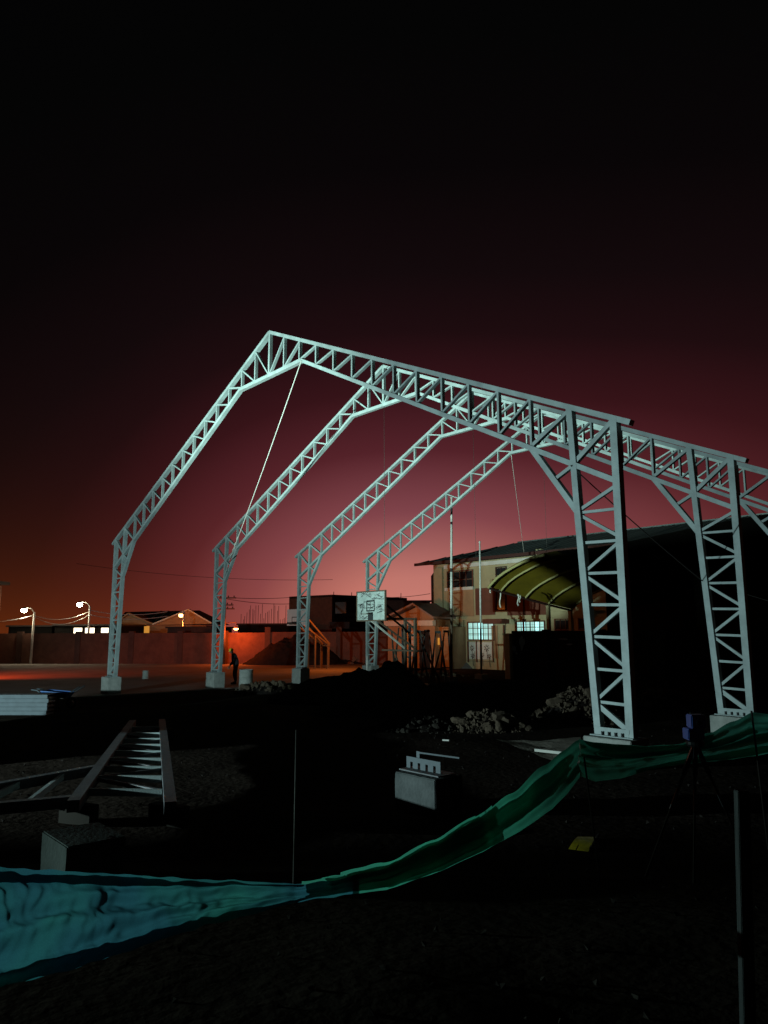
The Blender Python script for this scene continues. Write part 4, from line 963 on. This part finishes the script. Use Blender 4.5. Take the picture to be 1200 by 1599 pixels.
MB().grid(tarp_rows(TA, 200, 44, amp=.06, seed=1, u1=560)).build('cloth', M_TEAL, ta, True)
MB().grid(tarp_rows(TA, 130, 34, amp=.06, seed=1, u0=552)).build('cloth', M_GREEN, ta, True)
for k_, (ua, ub, va, vb) in enumerate(((470, 770, 0, 1), (500, 880, .1, .70), (530, 745, .02, .95))):
    MB().grid(tarp_rows(TA, 90, 14, va, vb, amp=.04, off=.05+.035*k_, seed=12+k_, u0=ua, u1=ub)).build('bunched_layer', M_GREEN, ta, True)
MB().grid(tarp_rows(TA, 120, 8, .84, 1.0, amp=.03, off=.04, seed=3, u0=-110, u1=500)).build('bunched_hem', M_TEAL, ta, True)
MB().grid(tarp_rows(TA, 120, 6, 0, .13, amp=.015, off=.03, seed=14, u0=-110, u1=470)).build('top_hem', M_TEAL, ta, True)
TB = [(905, 1155, 908, 1213, 7.45), (930, 1160, 930, 1220, 7.5), (970, 1163, 970, 1216, 7.6), (1010, 1166, 1010, 1204, 7.7), (1060, 1163, 1060, 1194, 7.85), (1110, 1145, 1110, 1189, 8.0), (1145, 1126, 1147, 1186, 8.1), (1175, 1112, 1180, 1181, 8.2), (1230, 1118, 1235, 1172, 8.4), (1330, 1128, 1330, 1165, 8.7)]
tb = thing('mesh_tarp', dep(1050, 1200, 7.8), 'green mesh tarp stretched from the corner stake to the right edge', 'tarp')
MB().grid(tarp_rows(TB, 120, 26, amp=.06, seed=4)).build('cloth', M_GREEN, tb, True)
MB().grid(tarp_rows(TB, 60, 8, 0, .42, amp=.03, off=.035, seed=5, u0=908, u1=1115)).build('folded_flap', M_GREEN, tb, True)
MB().grid(tarp_rows(TB, 60, 8, .40, .62, amp=.03, off=.035, seed=6, u0=1070, u1=1325)).build('folded_flap', M_GREEN, tb, True)
MB().grid(tarp_rows(TB, 60, 8, .80, .98, amp=.03, off=.03, seed=7, u0=985, u1=1325)).build('bunched_hem', M_GREEN, tb, True)
def stake(p, q_, r, label, m=M_BLOCK):
    return tag(MB().tube([p, q_], r, 7, r*.85).build('stake', m, smooth=True), label, 'stake', 'thin stakes of the tarp fence')
b_ = dep(932, 1262, 7.3); b_.z = gz(b_.x, b_.y)-.1; stake(b_, dep(908, 1147, 7.52), .010, 'dark leaning stake at the corner where the two tarps meet')
b_ = dep(1192, 1215, 8.15); b_.z = gz(b_.x, b_.y)-.1; stake(b_, dep(1174, 1110, 8.12), .012, 'dark stake holding the high right end of green tarp')
b_ = dep(459, 1386, 6.25); b_.z = gz(b_.x, b_.y)-.1; stake(b_, dep(463.5, 1140, 6.25), .0105, 'thin upright rebar rod behind the bunched teal tarp', M_REBAR)

# ------------------------------------------------------------------ laser level on its tripod
tp = dep(1086, 1160, 7.1)
tr = thing('tripod_instrument', (tp.x, tp.y, gz(tp.x, tp.y)), 'navy survey instrument on a dark tripod before the green tarp', 'survey tripod')
for px, py, dd in ((1006, 1330, 7.0), (1082, 1350, 6.75), (1172, 1326, 7.3)):
    f_ = dep(px, py, dd); f_.z = gz(f_.x, f_.y)
    k_ = tp.lerp(f_, .24)
    lg = MB().bar(tp, k_, .038, .03, FH).build('leg', M_DARKP, tr); MB().bar(tp.lerp(f_, .22), tp.lerp(f_, .5), .024, .02, FH).build('middle_leg', M_ALU, lg); MB().bar(tp.lerp(f_, .48), f_, .017, .015, FH).build('lower_leg', M_BLOCK, lg)  # lower legs near black, their fading into the dark put into colour
MB().lathe([(.075, -.03), (.085, -.01), (.085, .015), (.05, .03)], tp, 16).build('tripod_head', M_DARKP, tr)
o = tp+Vector((0, 0, .032))
def rb_(a, b, c, sx, sy, sz): return MB().obox(o+(RH*a+FH*b+Vector((0, 0, c)))*1.05, RH*sx*1.05, FH*sy*1.05, (0, 0, sz*1.05))
rb_(-.085, -.07, 0, .15, .14, .10).build('instrument_base', M_NAVY, tr, bevel=.008)
hd_ = rb_(-.045, -.06, .102, .135, .13, .12).build('instrument_body', M_NAVY, tr, bevel=.01)
sq = MB()
for (a, c, sx, sz) in ((-.075, .02, .006, .05), (-.025, .02, .006, .05), (-.069, .064, .044, .006)): sq.obox(o+RH*a-FH*.0735+Vector((0, 0, c)), RH*sx, FH*.003, (0, 0, sz))
sq.build('white_marking', M_WHITE, tr)
MB().lathe([(.022, 0), (.026, .012), (.018, .02)], o+RH*.02-FH*.082+Vector((0, 0, .165)), 12, FH*1.0).build('lens', M_GLASS, hd_)
MB().tube([o+RH*-.03+Vector((0, 0, .223)), o+RH*-.03+Vector((0, 0, .25)), o+RH*.075+Vector((0, 0, .25)), o+RH*.075+Vector((0, 0, .223))], .008, 6).build('carry_handle', M_ALU, hd_)

# ------------------------------------------------------------------ small things on the ground
def onground(px, py, h=0):
    z = -.3
    for _ in range(12): p = onz(px, py, z+h); z = gz(p.x, p.y)
    return Vector((p.x, p.y, z+h))
p0 = onground(910, 1326); g0 = p0.z
yl = thing('plastic_sheet', p0, 'bent yellow plastic sheet with a torn slot lying on the dark ground', 'plastic sheet')
crn = [onground(888, 1326, .01), onground(919, 1330, .01), onground(931, 1307, .07), onground(903, 1306.5, .07)]
rows = []
for i in range(9):
    u = i/8; r = []
    for j in range(7):
        v = j/6; p = crn[0].lerp(crn[1], v).lerp(crn[3].lerp(crn[2], v), u); r.append(p+Vector((0, 0, .03*math.sin(math.pi*u)))-FH*.03*math.sin(math.pi*u))
    rows.append(r)
g = MB().grid(rows); g.grid([[p+FH*.006 for p in r] for r in rows]); g.build('bent_panel', M_YPL, yl, True)
a, b = onground(899, 1328, .022), onground(903, 1320, .062); MB().obox(a, b-a, RH*.01, Vector((0, 0, .008))).build('torn_slot', M_LINE, yl)
MB().obox(onground(933, 1309, .0), onground(921, 1331, .0)-onground(933, 1309, .0), RH*.02, (0, 0, .05)).build('folded_edge', M_LINE, yl)
a, b = onz(836, 1175, -.46), onz(873, 1179, -.46)
tag(MB().bar((a.x, a.y, gz(a.x, a.y)+.06), (b.x+(b.x-a.x)*.25, b.y+(b.y-a.y)*.25, gz(b.x, b.y)+.06), .05, .05, Vector((0, 0, 1))).build('metal_strip', M_WHITE), 'bright white strip lying on the pale lit ground by the corner stake', 'strip')
a, b = onz(692, 1157, -.48), onz(702, 1158, -.48)
tag(MB().bar((a.x, a.y, gz(a.x, a.y)+.03), (b.x, b.y, gz(b.x, b.y)+.03), .04, .03, Vector((0, 0, 1))).build('metal_strip', M_WHITE), 'tiny pale scrap on the ground above the free pedestal', 'scrap')
b_ = dep(1158.5, 1599, 3.1); b_.z = gz(b_.x, b_.y)-.2; t_ = dep(1158.5, 1234, 3.2)
tag(MB().obox(b_-RH*.026-FH*.022, RH*.052, FH*.044, Vector((t_.x-b_.x, t_.y-b_.y, t_.z-b_.z))).build('timber_post', M_WOOD, bevel=.003), 'grey timber post in the near right corner of the ground', 'post')
